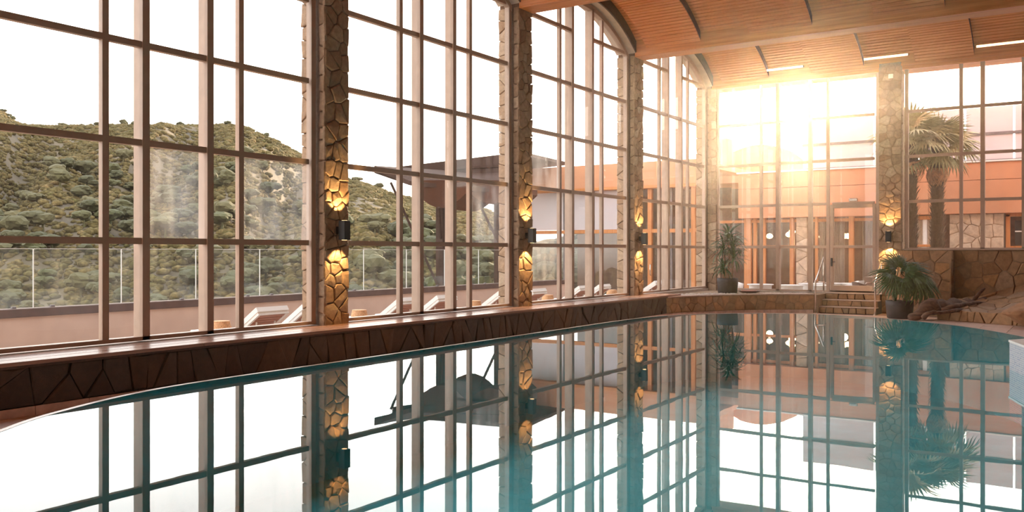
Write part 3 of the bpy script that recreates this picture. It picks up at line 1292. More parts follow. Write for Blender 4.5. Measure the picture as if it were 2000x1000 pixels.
def in_poly(x, y, P):
    c_ = False
    for i in range(len(P)):
        (x0, y0), (x1, y1) = P[i - 1], P[i]
        if (y0 > y) != (y1 > y) and x < (x1 - x0) * (y - y0) / (y1 - y0) + x0:
            c_ = not c_
    return c_


TS = .6
PO = offset_loop(PL, .10)
tile_me = MB().bbox(-TS / 2 + .004, TS / 2 - .004, -TS / 2 + .004, TS / 2 - .004, -.02, .012, .003).mesh('tile')
tile_me.materials.append(M['tile_pink'])
for i in range(28):
    for j in range(46):
        x, y = XB + .3 + i * TS, -.9 + j * TS
        near = x < -7.0 and 1.5 < y < 9
        far = y > 17 and x < 1.5
        left = x < -8.2 and y < 26
        if not (near or far or left):
            continue
        if y > 25.2 or x > 1.5:
            continue
        cor = [(x + a * TS / 2, y + b2 * TS / 2) for a in (-1, 1) for b2 in (-1, 1)]
        ins = [in_poly(px_, py_, PO) for px_, py_ in cor]
        if all(ins):
            continue
        if any(ins):
            # cut the tile along the rim
            keep = [(x - TS / 2 + .004, y - TS / 2 + .004), (x + TS / 2 - .004, y - TS / 2 + .004), (x + TS / 2 - .004, y + TS / 2 - .004), (x - TS / 2 + .004, y + TS / 2 - .004)]
            k = min(range(len(PO)), key=lambda q: (PO[q][0] - x) ** 2 + (PO[q][1] - y) ** 2)
            a, b2 = Vector(PO[k - 1]), Vector(PO[(k + 1) % len(PO)])
            t_ = (b2 - a).normalized()
            nx_, ny_ = t_.y, -t_.x
            cxp, cyp = -3, 11
            if (cxp - PO[k][0]) * nx_ + (cyp - PO[k][1]) * ny_ < 0:
                nx_, ny_ = -nx_, -ny_
            keep = clip_half(keep, PO[k][0], PO[k][1], nx_, ny_)
            if len(keep) < 3:
                continue
            q = MB().prism(keep, (DECK - .02, DECK), lambda u, v, e: (u, v, e)).build('tile', M['tile_pink'])
            local(q, floor)
        else:
            q = link('tile', tile_me, None)
            q.location = (x, y, DECK - .012)
            local(q, floor)

# skirting tiles at the foot of the bench
bb = empty('baseboard_left', (XB, 12, DECK))
tag(bb, 'pale skirting tiles along the foot of the left bench', 'skirting', kind='structure')
y = 3.2
while y < 21.4:
    o = MB().bbox(-.002, .014, y - 12 + .003, y - 12 + .597, .0, .095, .002).build('tile', M['tile_pink'])
    local(o, bb)
    y += .6
bf = empty('baseboard_far', (-8, 25, DECK))
tag(bf, 'small skirting tiles along the foot of the curved far bench', 'skirting', kind='structure')
u = 0.0
while u < FL - .2:
    a, na = on_fb(u + .004)
    b2, nb_ = on_fb(u + .196)
    vs = []
    for z in (0, .095):
        for (q, nq) in ((a, na), (b2, nb_)):
            for e in (.0, .016):
                vs.append((q.x + nq.x * e + 8, q.y + nq.y * e - 25, z))
    o = MB().add(vs, [(0, 1, 3, 2), (4, 6, 7, 5), (0, 4, 5, 1), (2, 3, 7, 6), (1, 5, 7, 3), (0, 2, 6, 4)]).build('tile', M['tile_pink'])
    local(o, bf)
    u += .2

# low mosaic wall rising from the water at the right
mw = empty('mosaic_wall', (-.86, 12.4, 0))
tag(mw, 'low blue mosaic wall with white coping rising from the water at the right edge', 'pool wall', kind='structure')
mb = MB()
A = [(-.86, 12.45), (-.62, 11.7), (-.1, 10.9), (.9, 10.5), (.9, 13.2), (-.4, 13.2)]
me = bpy.data.meshes.new('mosaic_face')
vs = [(p_[0] + .86, p_[1] - 12.4, -.6) for p_ in A] + [(p_[0] + .86, p_[1] - 12.4, .335) for p_ in A]
me.from_pydata(vs, [], [(i, (i + 1) % 6, 6 + (i + 1) % 6, 6 + i) for i in range(6)])
uv = me.uv_layers.new(name='UVMap')
acc = 0
for i, pgn in enumerate(me.polygons):
    L_ = math.dist(A[i], A[(i + 1) % 6])
    for li, (uu, vv) in zip(pgn.loop_indices, ((acc, 0), (acc + L_, 0), (acc + L_, .935), (acc, .935))):
        uv.data[li].uv = (uu, vv)
    acc += L_
o = link('mosaic_face', me, M['mosaic'])
local(o, mw)
AI = offset_loop(A, .012)
cp = MB().prism([(p_[0] + .86, p_[1] - 12.4) for p_ in AI], (.335, .36), lambda u, v, e: (u, v, e))
part(cp, 'coping', M['white'], mw)

# thin haze added to the hall air to make the sun bloom
m = bpy.data.materials.new('sun_glow_haze')
m.use_nodes = True
t = m.node_tree
t.nodes.clear()
vo = N(t, 'ShaderNodeVolumeScatter')
vo.inputs['Color'].default_value = (1.0, .93, .85, 1)
vo.inputs['Density'].default_value = HAZE
vo.inputs['Anisotropy'].default_value = .91
mo = N(t, 'ShaderNodeOutputMaterial')
t.links.new(vo.outputs[0], mo.inputs['Volume'])
if HAZE > 0:
    o = MB().box(-9.6, 6.9, -5.9, YF - .3, .02, 8.2).build('sun_glow_haze', m)
    tag(o, 'thin haze added in the pool hall to spread the sun glow', 'haze', kind='stuff')

# room closes to the right and behind
MB().box(7.0, 7.2, -6.2, YF + .4, -.6, 8.3).build('wall_right', M['hall_wall'])
tag(bpy.data.objects['wall_right'], 'plain plaster wall on the right side of the hall, out of view', 'wall', kind='structure')
MB().box(-10.4, 7.2, -6.2, -6.0, -.6, 8.3).build('wall_back', M['hall_wall'])
tag(bpy.data.objects['wall_back'], 'plain plaster wall behind the viewer', 'wall', kind='structure')

# ------------------------------------------------------------------ outdoors: terrace, parapet, balustrade
GROUND = -.35
MB().box(-16.3, XO + .02, -12, 45, GROUND - .2, GROUND).build('terrace', M['paving'])
tag(bpy.data.objects['terrace'], 'paved terrace between the hall windows and the parapet', 'terrace', kind='structure')
MB().box(XO + .02, 9, YF + .42, 45, GROUND - .2, GROUND).build('courtyard', M['paving'])
tag(bpy.data.objects['courtyard'], 'paved courtyard beyond the far windows', 'courtyard', kind='structure')
XP = -16.0
par = empty('parapet', (XP, 10, GROUND))
tag(par, 'pinkish rendered terrace parapet with a dark brown cap', 'parapet', kind='structure')
part(MB().box(-.22, 0, -22, 18.0, -.2, .66), 'parapet_wall', M['parapet'], par)
part(MB().bbox(-.27, .03, -22, 18.0, .62, .775, .01), 'cap', M['parapet_cap'], par)
bal = empty('glass_balustrade', (XP - .1, 10, GROUND + .775))
tag(bal, 'frameless glass balustrade standing on the terrace parapet', 'balustrade')
k = 0
for i in range(-8, 10):
    y = 8.6 + i * 1.74 - 10
    part(MB().box(-.008, .008, y + .012, y + 1.728, .0, 1.07), 'glass_panel', M['glass_rail'], bal)
    part(MB().box(-.010, .010, y + .012, y + 1.728, 1.070, 1.078), 'polished_edge', M['white'], bal)
    part(MB().box(-.010, .010, y - .006, y + .006, .0, 1.07), 'joint_strip', M['white'], bal)
    for q in (.35, 1.39):
        part(MB().bbox(-.03, .03, y + q - .04, y + q + .04, -.003, .035, .005), 'clamp', M['darkframe'], bal)


# ------------------------------------------------------------------ sun loungers and straw lamps on the terrace
def lounger():
    t = empty('sun_lounger', (0, 0, 0))      # head end at +x (towards the hall), feet at -x
    for sy in (-.33, .33):
        part(MB().bbox(-1.5, .40, sy - .03, sy + .03, .26, .33, .008), 'side_rail', M['white'], t)
    for sx in (-1.4, .30):
        part(MB().bbox(sx - .03, sx + .03, -.30, .30, .26, .32, .008), 'cross_rail', M['white'], t)
        for sy in (-.31, .31):
            part(MB().bbox(sx - .03, sx + .03, sy - .03, sy + .03, 0, .26, .006), 'leg', M['white'], t)
    part(MB().bbox(-1.48, -.30, -.30, .30, .33, .40, .025), 'seat_cushion', M['cushion'], t)
    # raised back, hinged at x = -.3
    an = R(34)
    ca, sa = math.cos(an), math.sin(an)

    def bk(s, yy, h):
        return (-.30 + s * ca - h * sa, yy, .34 + s * sa + h * ca)

    def bbx(s0, s1, y0, y1, h0, h1):
        v = [bk(s, y, h) for h in (h0, h1) for y in (y0, y1) for s in (s0, s1)]
        return MB().add(v, [(0, 2, 3, 1), (4, 5, 7, 6), (0, 1, 5, 4), (2, 6, 7, 3), (0, 4, 6, 2), (1, 3, 7, 5)])

    for y0, y1 in ((-.33, -.28), (.28, .33)):
        part(bbx(0, .80, y0, y1, -.05, .0), 'back_frame', M['white'], t)
    part(bbx(.77, .80, -.28, .28, -.05, .0), 'back_frame', M['white'], t)
    for k in range(9):
        part(bbx(.03 + k * .082, .095 + k * .082, -.28, .28, -.045, -.015), 'slat', M['slat'], t)
    mb = MB()
    mb.add(*[(lambda q: (q.v, q.f))(bbx(.0, .82, -.34, .34, .0, .085))][0])
    part(mb, 'back_cushion', M['cushion'], t)
    part(MB().tube([bk(.55, -.2, -.05), (.12, -.2, .28)], .015, 6), 'stay', M['white'], t)
    part(MB().tube([bk(.55, .2, -.05), (.12, .2, .28)], .015, 6), 'stay', M['white'], t)
    return t


def straw_lamp():
    t = empty('straw_lamp', (0, 0, 0))
    part(MB().lathe([(.16, 0), (.16, .03), (.03, .05)], n=20), 'base', M['darkframe'], t, True)
    part(MB().lathe([(.02, .05), (.02, .50)], n=10), 'stem', M['darkframe'], t, True)
    sh = MB()
    n_ = 28
    prof = [(.185, .42), (.178, .46), (.165, .53), (.152, .60), (.138, .66), (.125, .66), (.14, .60), (.165, .47), (.172, .42)]
    sh.lathe(prof, n=n_)
    part(sh, 'shade', M['straw'], t, False)
    part(MB().lathe([(.186, .415), (.190, .425), (.186, .435)], n=n_), 'shade_rim', M['straw'], t, True)
    part(MB().lathe([(.138, .655), (.142, .665), (.134, .67)], n=n_), 'shade_rim', M['straw'], t, True)
    return t


LNG = [(505, 'sun lounger nearest to the viewer, outside the first window beside its straw lamp'),
       (592, 'sun lounger half hidden behind the outdoor face of the first stone column'),
       (775, 'sun lounger right of the straw lamp outside the second window'),
       (848, 'sun lounger under the main posts of the second window'),
       (966, 'sun lounger at the right end of the second window'),
       (1030, 'sun lounger half hidden behind the second stone column'),
       (1121, 'sun lounger right of the straw lamp outside the third window'),
       (1160, 'sun lounger behind the right post of the third window'),
       (1268, 'sun lounger outside the fourth window, last of the row')]
lp = lounger()
for i, (px, lb) in enumerate(LNG):
    o = lp if i == 0 else copy_tree(lp)
    r_ = ray(px, 600)
    o.location = (-11.95, r_.y * (-11.95 / r_.x), GROUND)
    tag(o, lb, 'lounger', 'white sun loungers in a row on the terrace')
SL = [(432, 'straw lamp outside the first window, left of the nearest lounger'),
      (702, 'straw lamp outside the second window beside the first stone column'),
      (927, 'straw lamp near the right end of the second window'),
      (1070, 'straw lamp outside the third window beside the second stone column'),
      (1195, 'straw lamp outside the third window beside the third stone column')]
lp = straw_lamp()
for i, (px, lb) in enumerate(SL):
    o = lp if i == 0 else copy_tree(lp)
    r_ = ray(px, 600)
    o.location = (-11.85, r_.y * (-11.85 / r_.x), GROUND)
    tag(o, lb, 'lamp', 'straw shaded lamps between the loungers')

# ------------------------------------------------------------------ timber canopy beyond the parapet
can = empty('timber_canopy', (-14.5, 26, -2.5))
tag(can, 'dark timber canopy roof with curved soffits on braced posts beyond the terrace', 'canopy')


def cpart(mb, nm, mt, parent=None, sm=False):
    o_ = mb.build(nm, mt, None, sm)
    o_.parent = parent or can
    o_.matrix_parent_inverse = Matrix.Translation(-Vector(can.location))
    return o_


CD = 29.0
# lower roof blade: pointed at its left tip, seen from below and the side
tip = at(731, 338, CD)
p1 = at(785, 350, CD - .6)
p2 = at(824, 382, CD - 1.2)
e1 = at(1010, 352, CD + 1.0)
f0 = at(785, 331, CD + 3.5)
f1 = at(1040, 306, CD + 5)
rt = [tip, at(905, 353, CD - .5), at(1005, 363, CD)]
mb = MB()
th = .14
low = [tip, at(800, 362, CD - .8), at(905, 372, CD - .6), at(1005, 378, CD)]
upp = [tip + Vector((0, 0, .1)), at(800, 345, CD + 2.5), at(905, 342, CD + 3.5), at(1005, 338, CD + 4)]
q = low + upp[::-1]
vs = [tuple(p) for p in q] + [(p.x, p.y, p.z + th) for p in q]
nq = len(q)
mb.add(vs, [tuple(range(nq)), tuple(range(nq, 2 * nq))] + [(i, (i + 1) % nq, nq + (i + 1) % nq, nq + i) for i in range(nq)])
cpart(mb, 'roof_blade', M['canopywood'])
# fascia boards of the upper roof
top0, top1 = at(770, 333, CD + 2.5), at(1022, 303, CD + 3.5)
bot0, bot1 = at(770, 346, CD + 2.5), at(1022, 370, CD + 3.5)
for k in range(3):
    a0, a1 = top0.lerp(bot0, k / 3), top1.lerp(bot1, k / 3)
    b0, b1 = top0.lerp(bot0, (k + .96) / 3), top1.lerp(bot1, (k + .96) / 3)
    dv = Vector((.03 * k, .12 - .04 * k, 0))
    q = [a0, a1, b1, b0]
    bk_ = Vector((-.05, .15, 0))
    cpart(MB().add([tuple(p - dv) for p in q] + [tuple(p + bk_) for p in q],
                   [(0, 1, 2, 3), (4, 5, 6, 7), (0, 1, 5, 4), (1, 2, 6, 5), (2, 3, 7, 6), (3, 0, 4, 7)]), 'fascia_board', M['canopywood'])
rf = [top0, top1, top1 + Vector((-1, 5, .1)), top0 + Vector((-1, 5, .1))]
cpart(MB().add([tuple(p) for p in rf] + [tuple(p + Vector((0, 0, .12))) for p in rf],
               [(0, 1, 2, 3), (4, 5, 6, 7), (0, 1, 5, 4), (1, 2, 6, 5), (2, 3, 7, 6), (3, 0, 4, 7)]), 'roof_deck', M['canopywood'])
# two curved bellies under the blade
for (xa, xb, sag, dd) in ((806, 916, 34, -.7), (912, 1002, 26, -.3)):
    n_ = 16
    front = [at(xa + (xb - xa) * k / n_, 372 + sag * math.sin(math.pi * k / n_), CD + dd) for k in range(n_ + 1)]
    topz = at(xa, 352, CD + dd).z
    mb = MB()
    vs, fs = [], []
    ex = Vector((-.8, 2.8, 0))
    for p in front:
        vs += [tuple(p), (p.x, p.y, topz), tuple(p + ex), (p.x + ex.x, p.y + ex.y, topz)]
    for k in range(n_):
        i, j = 4 * k, 4 * k + 4
        fs += [(i, j, j + 1, i + 1), (i, i + 2, j + 2, j), (i + 2, i + 3, j + 3, j + 2), (i + 1, j + 1, j + 3, i + 3)]
    fs += [(0, 1, 3, 2), (4 * n_, 4 * n_ + 2, 4 * n_ + 3, 4 * n_ + 1)]
    cpart(mb.add(vs, fs), 'curved_soffit', M['canopyred'])


def strut(a, b2, wd_, nm):
    cpart(MB().tube([a, b2], wd_, 4), nm, M['canopywood'])


for px, dd, wd_ in ((863, .3, .15), (972, .9, .10)):
    a, b2 = at(px, 392, CD + dd), at(px, 560, CD + dd)
    b2 = Vector((a.x, a.y, -2.5))
    cpart(MB().bbox(a.x - wd_, a.x + wd_, a.y - wd_, a.y + wd_, -2.5, a.z, .02), 'post', M['canopywood'])
strut(at(763, 356, CD - .2), at(856, 560, CD + .2), .055, 'brace')
strut(at(857, 405, CD - .8), at(861, 468, CD + .2), .05, 'brace')
strut(at(936, 398, CD - .2), at(972, 470, CD + .8), .055, 'brace')

# ------------------------------------------------------------------ lodge building beyond the far windows
YL = 32.0
lodge = empty('lodge', (-6, YL, GROUND))
tag(lodge, 'peach rendered lodge with orange joinery, glazed lounge and sky-toned glass roof screen', 'building')
linv = Matrix.Translation(-Vector(lodge.location))


def lpart(mb, nm, mt, parent=None, sm=False):
    o_ = mb.build(nm, mt, None, sm)
    o_.parent = parent or lodge
    o_.matrix_parent_inverse = linv
    return o_


def X_at(px, Y=YL):
    r_ = ray(px, 400)
    return r_.x * Y / r_.y


# peach fascia, in panels with open joints
xs_ = [-10.9, -9.3, -7.7, -6.1, -4.5, -2.9, -1.3, .3, 1.9, 3.5, 5.1]
for i in range(len(xs_) - 1):
    for z0, z1 in ((2.66, 3.72), (3.73, 4.29)):
        lpart(MB().bbox(xs_[i] + .004, xs_[i + 1] - .004, YL - .35, YL, z0, z1 - .004, .008), 'fascia_panel', M['peach'])
lpart(MB().box(-10.9, 5.1, YL - .31, YL + .02, 2.68, 4.27), 'fascia_backing', M['peach_dark'])
lpart(MB().bbox(-10.95, 5.15, YL - .40, YL + .02, 4.29, 4.34, .005), 'fascia_capping', M['white'])
# upper glass screen with dark bars, reflected sky painted into its panes
xl = X_at(1562)
scr = [xl, -6.3, -4.9, -3.5, -2.1, -.7, .7, 2.1, 3.5]
for i in range(len(scr) - 1):
    for z0, z1 in ((4.42, 5.22), (5.30, 6.12)):
        lpart(MB().box(scr[i] + .03, scr[i + 1] - .03, YL + .30, YL + .32, z0, z1), 'screen_pane', M['lilac'])
for z in (4.38, 5.26):
    lpart(MB().bbox(xl, 3.5, YL + .26, YL + .34, z - .045, z + .045, .005), 'screen_rail', M['darkframe'])
for x in (scr[1] + .25, 2.1):
    lpart(MB().bbox(x - .05, x + .05, YL + .24, YL + .36, 4.34, 6.2, .005), 'screen_post', M['darkframe'])
# flat roof and back block with a rounded top to the left
lpart(MB().box(-14, 5.1, YL, YL + 7, 4.0, 4.28), 'roof', M['peach'])
n_ = 20
prof = [(X_at(1250, 38), 3.6), (X_at(1250, 38), 5.15), (X_at(1395, 38), 5.35)] + \
       [(X_at(1396 + 170 * k / n_, 38), 5.35 + .75 * math.sin(math.pi * k / n_) ** .8) for k in range(1, n_)] + [(X_at(1570, 38), 5.3), (X_at(1570, 38), 3.6)]
lpart(MB().prism(prof[::-1], (38.0, 39.0), lambda u, v, e: (u, e, v)), 'rounded_gable', M['peach'])
lpart(MB().bbox(X_at(1398, 37), X_at(1421, 37), 37, 37.8, 5, 6.35, .01), 'chimney', M['peach'])
# stone piers
for x0, x1 in ((X_at(1558), X_at(1580)), (X_at(1856), X_at(1962))):
    pr = lpart(MB().box(x0 + .02, x1 - .02, YL - .20, YL + .25, GROUND, 2.66), 'stone_pier', M['lodge_mortar'])
    for poly in cells(x1 - x0, 2.66 - GROUND, .30, .30, .4, random.Random(3)):
        r_ = stone_mesh(poly, lambda u, v, e, x0=x0: (x0 + u, YL - .20 - e, GROUND + v), joint=.014, h=.03)
        if r_:
            s_ = link('stone', MB().add(*r_).mesh('stone'), M['far_stone'])
            local(s_, pr)
# lounge: interior shell
lpart(MB().box(-14.0, 5, YL + 5.9, YL + 6, GROUND, 4.0), 'lounge_back_wall', M['room'])
lpart(MB().box(-14.0, 5, YL, YL + 6, GROUND - .02, GROUND + .01), 'lounge_floor', M['room'])
# joinery posts
for px, wpx in ((1462, 14), (1476, 6), (1492, 9), (1548, 8), (1664, 9), (1596, 5), (1716, 10)):
    x = X_at(px)
    wd_ = wpx / 2 * .0187
    lpart(MB().bbox(x - wd_, x + wd_, YL - .12, YL + .04, GROUND, 2.66, .006), 'door_post', M['orangewood'])
x0, x1 = X_at(1400), X_at(1558)
for z in (1.62, 2.55):
    lpart(MB().bbox(x0, x1, YL - .08, YL + .02, z - .05, z + .05, .005), 'cross_rail', M['orangewood'])
lpart(MB().bbox(X_at(1580), X_at(1760), YL - .08, YL + .02, 2.50, 2.60, .005), 'cross_rail', M['orangewood'])
# panes of the lounge front
cuts = [X_at(p) for p in (1400, 1462, 1492, 1548)]
for i in range(3):
    lpart(MB().box(cuts[i] + .05, cuts[i + 1] - .05, YL - .03, YL - .02, GROUND + .1, 2.5), 'pane', M['glass_lodge'])
cuts = [X_at(p) for p in (1582, 1664, 1716, 1780)]
for i in range(3):
    lpart(MB().box(cuts[i] + .04, cuts[i + 1] - .04, YL - .03, YL - .02, GROUND + .1, 2.48), 'pane', M['glass_lodge'])


# white curtains
def curtain(xa, xb, z0, z1, Y, ph):
    mb_ = MB()
    n2 = 40
    vs_, fs_ = [], []
    for k2 in range(n2 + 1):
        x_ = xa + (xb - xa) * k2 / n2
        dy_ = .05 * math.sin(k2 * 1.15 + ph) + .02 * math.sin(k2 * .4 + ph)
        for z_, s_ in ((z0, 1.0), ((z0 + z1) / 2, .8), (z1, .55)):
            vs_.append((x_, Y + dy_ * s_, z_))
    for k2 in range(n2):
        for q_ in range(2):
            fs_.append((3 * k2 + q_, 3 * k2 + 3 + q_, 3 * k2 + 4 + q_, 3 * k2 + 1 + q_))
    return mb_.add(vs_, fs_)


for i, (pa, pb) in enumerate(((1600, 1622), (1628, 1650), (1684, 1708), (1788, 1818))):
    lpart(curtain(X_at(pa, YL + .4), X_at(pb, YL + .4), GROUND + .05, 2.5, YL + .4, i), 'curtain', M['curtain'], None, True)
# small window behind the palms and the wooden door on the right
x0, x1 = X_at(1786), X_at(1818)
lpart(MB().bbox(x0 - .3, x1 + .08, YL - .22, YL - .05, 2.50, 2.62, .005), 'lintel', M['orangewood'])
lpart(MB().bbox(x0 - .3, x1 + .08, YL - .22, YL - .05, 1.60, 1.68, .005), 'transom', M['orangewood'])
lpart(MB().bbox(X_at(1808) - .06, X_at(1808) + .06, YL - .18, YL - .05, GROUND, 2.5, .005), 'mullion', M['white'])
x0 = X_at(1965)
dp_ = lpart(MB().bbox(x0, x0 + .12, YL - .15, YL, GROUND, 2.62, .006), 'lodge_door_frame', M['orangewood'])
lpart(MB().bbox(x0, x0 + 1.3, YL - .15, YL, 2.55, 2.66, .006), 'lodge_door_head', M['orangewood'])
lpart(MB().bbox(x0 + .12, x0 + 1.15, YL - .06, YL - .02, GROUND, 1.62, .006), 'lodge_door_panel', M['orangewood'])
lpart(MB().box(x0 + .25, x0 + 1.05, YL - .07, YL - .05, 1.66, 2.42), 'pane', M['dark_glass'])
lpart(MB().bbox(x0 + .25, x0 + 1.05, YL - .09, YL - .05, 2.06, 2.10, .004), 'glazing_bar', M['white'])
lpart(MB().bbox(x0 + .86, x0 + .93, YL - .10, YL - .05, 1.66, 2.42, .004), 'glazing_bar', M['white'])
# plain wall right of the door
lpart(MB().box(x0 + 1.3, 5.1, YL - .1, YL + .2, GROUND, 2.66), 'wall', M['peach'])

# glazed wing on the left, seen through the third and fourth windows
YW = 31.0
wing = empty('glazed_wing', (-15, YW, GROUND))
tag(wing, 'glazed lodge wing with peach fascia and orange timber frames left of the courtyard', 'building')
winv = Matrix.Translation(-Vector(wing.location))


def wpart(mb, nm, mt, sm=False):
    o_ = mb.build(nm, mt, None, sm)
    o_.parent = wing
    o_.matrix_parent_inverse = winv
    return o_


def XW(px):
    return X_at(px, YW)


wx0, wx1 = XW(1036), XW(1395)
wpart(MB().bbox(wx0, wx1, YW - .30, YW + .1, 3.95, 4.85, .01), 'fascia', M['peach'])
wpart(MB().bbox(wx0 - .1, wx1, YW - .34, YW + .1, 3.84, 3.95, .01), 'header', M['orangewood'])
wpart(MB().box(wx0, wx1, YW, YW + 6, 4.5, 4.7), 'roof', M['peach'])
for px in (1036, 1103, 1160, 1225, 1271, 1312, 1356, 1392):
    x = XW(px)
    if px in (1271, 1356):
        wpart(MB().bbox(x - .08, x + .08, YW - .12, YW + .06, GROUND, 3.86, .006), 'door_post', M['orangewood'])
    else:
        wpart(MB().bbox(x - .035, x + .035, YW - .06, YW + .04, GROUND, 3.86, .006), 'slim_post', M['darkframe'])
wpart(MB().bbox(wx0, wx1, YW - .10, YW + .02, 2.16, 2.30, .005), 'rail', M['orangewood'])
pxs = (1036, 1103, 1160, 1225, 1271, 1312, 1356, 1392)
for i in range(len(pxs) - 1):
    for z0, z1 in ((GROUND + .05, 2.15), (2.31, 3.83)):
        wpart(MB().box(XW(pxs[i]) + .05, XW(pxs[i + 1]) - .05, YW - .03, YW - .02, z0, z1), 'pane', M['lilac'] if z0 > 2 and pxs[i] < 1225 else (M['glass_wing'] if pxs[i] < 1225 else M['glass_lodge']))  # upper lilac panes show reflected sky as opaque colour
wpart(MB().box(wx0, wx1, YW + 4, YW + 4.1, GROUND, 4.5), 'back_wall', M['room'])
wpart(MB().box(XW(1250), wx1, YW + 1.8, YW + 1.9, GROUND, 3.9), 'inner_wall', M['room'])
for i, (pa, pb) in enumerate(((1283, 1298), (1318, 1328), (1338, 1350))):
    wpart(curtain(XW(pa), XW(pb), GROUND, 2.15, YW + .3, i), 'curtain', M['curtain'], True)
wpart(MB().tube([(XW(1274), YW - .12, .55), (XW(1274), YW - .2, .55), (XW(1274), YW - .2, .95), (XW(1274), YW - .12, .95)], .018, 8), 'door_pull', M['steel'], True)
q = wpart(MB().box(XW(1305), XW(1309), YW - .045, YW - .035, 2.44, 2.78), 'sign_plate', M['white'])
wpart(MB().box(XW(1305) + .01, XW(1309) - .01, YW - .05, YW - .044, 2.64, 2.75), 'sign_red_band', M['red'])
wpart(MB().box(XW(1305) + .01, XW(1309) - .01, YW - .05, YW - .044, 2.47, 2.53), 'sign_red_band', M['red'])

# pendant lamps glowing inside the lounge
for i, (px, py) in enumerate(((1503, 461), (1541, 458), (1547, 452), (1606, 462), (1617, 462), (1636, 460), (1649, 461), (1656, 461))):
    p_ = atY(px, py, YL + 2.2 + .3 * (i % 3))
    t_ = empty('pendant_lamp', p_)
    tag(t_, 'small warm pendant lamp in the lounge beyond the far windows, %s from the left' % ['first', 'second', 'third', 'fourth', 'fifth', 'sixth', 'seventh', 'last'][i], 'lamp', 'pendant lamps in the lounge')
    part(MB().lathe([(.03, .10), (.09, .07), (.13, .0), (.13, -.03), (.08, -.08), (.02, -.10)], n=14), 'glass_bowl', M['lamp_warm'], t_, True)
    if i in (0, 2, 4, 6):
        ld = bpy.data.lights.new('pendant_glow', 'POINT')
        ld.energy = 45
        ld.color = (1.0, .66, .36)
        ld.shadow_soft_size = .13
        lo = bpy.data.objects.new('pendant_glow', ld)
        col.objects.link(lo)
        lo.parent = t_
        lo.location = (0, 0, -.28)
    part(MB().tube([(0, 0, .1), (0, 0, 4.0 - p_.z)], .008, 5), 'cord', M['black'], t_)

# ------------------------------------------------------------------ palms in the courtyard
spike = MB().add([(-.035, 0, 0), (.035, 0, 0), (.03, -.05, .16), (-.03, -.05, .16), (0, -.13, .26), (0, .02, 0)],
                 [(0, 1, 2, 3), (3, 2, 4), (0, 3, 5), (1, 5, 2)])


def frond_mesh(L, n_seg, leaf, droop, seed):
    """fan frond: petiole then a fan of narrow segments"""
    rd = random.Random(seed)
    mb_ = MB()
    pet = L * .45
    mb_.tube([(0, 0, 0), (pet * .5, 0, pet * .10), (pet, 0, pet * .10)], [.02, .014, .008], 4)
    for k in range(n_seg):
        a = R(-105 + 210 * k / (n_seg - 1))
        l_ = leaf * (1 - .25 * abs(a) / 1.8) * rd.uniform(.88, 1.05)
        d_ = Vector((math.cos(a), math.sin(a), 0))
        sd = Vector((-d_.y, d_.x, 0))
        w_ = leaf * .055
        b0 = Vector((pet, 0, pet * .10))
        pts = []
        for s in (0, .35, .7, 1.0):
            z = -droop * l_ * s * s * (1 + .4 * rd.random()) + .05 * math.sin(s * 3)
            pts.append(b0 + d_ * l_ * s * (1 - .15 * droop * s) + Vector((0, 0, z)))
        ws = (w_ * .5, w_, w_ * .7, .002)
        vs_, fs_ = [], []
        for p, ww in zip(pts, ws):
            vs_ += [tuple(p - sd * ww), tuple(p + Vector((0, 0, ww * .5))), tuple(p + sd * ww)]
        for q_ in range(3):
            fs_ += [(3 * q_, 3 * q_ + 1, 3 * q_ + 4, 3 * q_ + 3), (3 * q_ + 1, 3 * q_ + 2, 3 * q_ + 5, 3 * q_ + 4)]
        mb_.add(vs_, fs_)
    me_ = mb_.mesh('frond')
    return me_


fr_green = [frond_mesh(1.5, 22, .85, .45, s) for s in range(3)]
for q in fr_green:
    q.materials.append(M['palm_green'])
fr_dead = [frond_mesh(1.0, 14, .8, .9, s + 9) for s in range(2)]
for q in fr_dead:
    q.materials.append(M['palm_dead'])


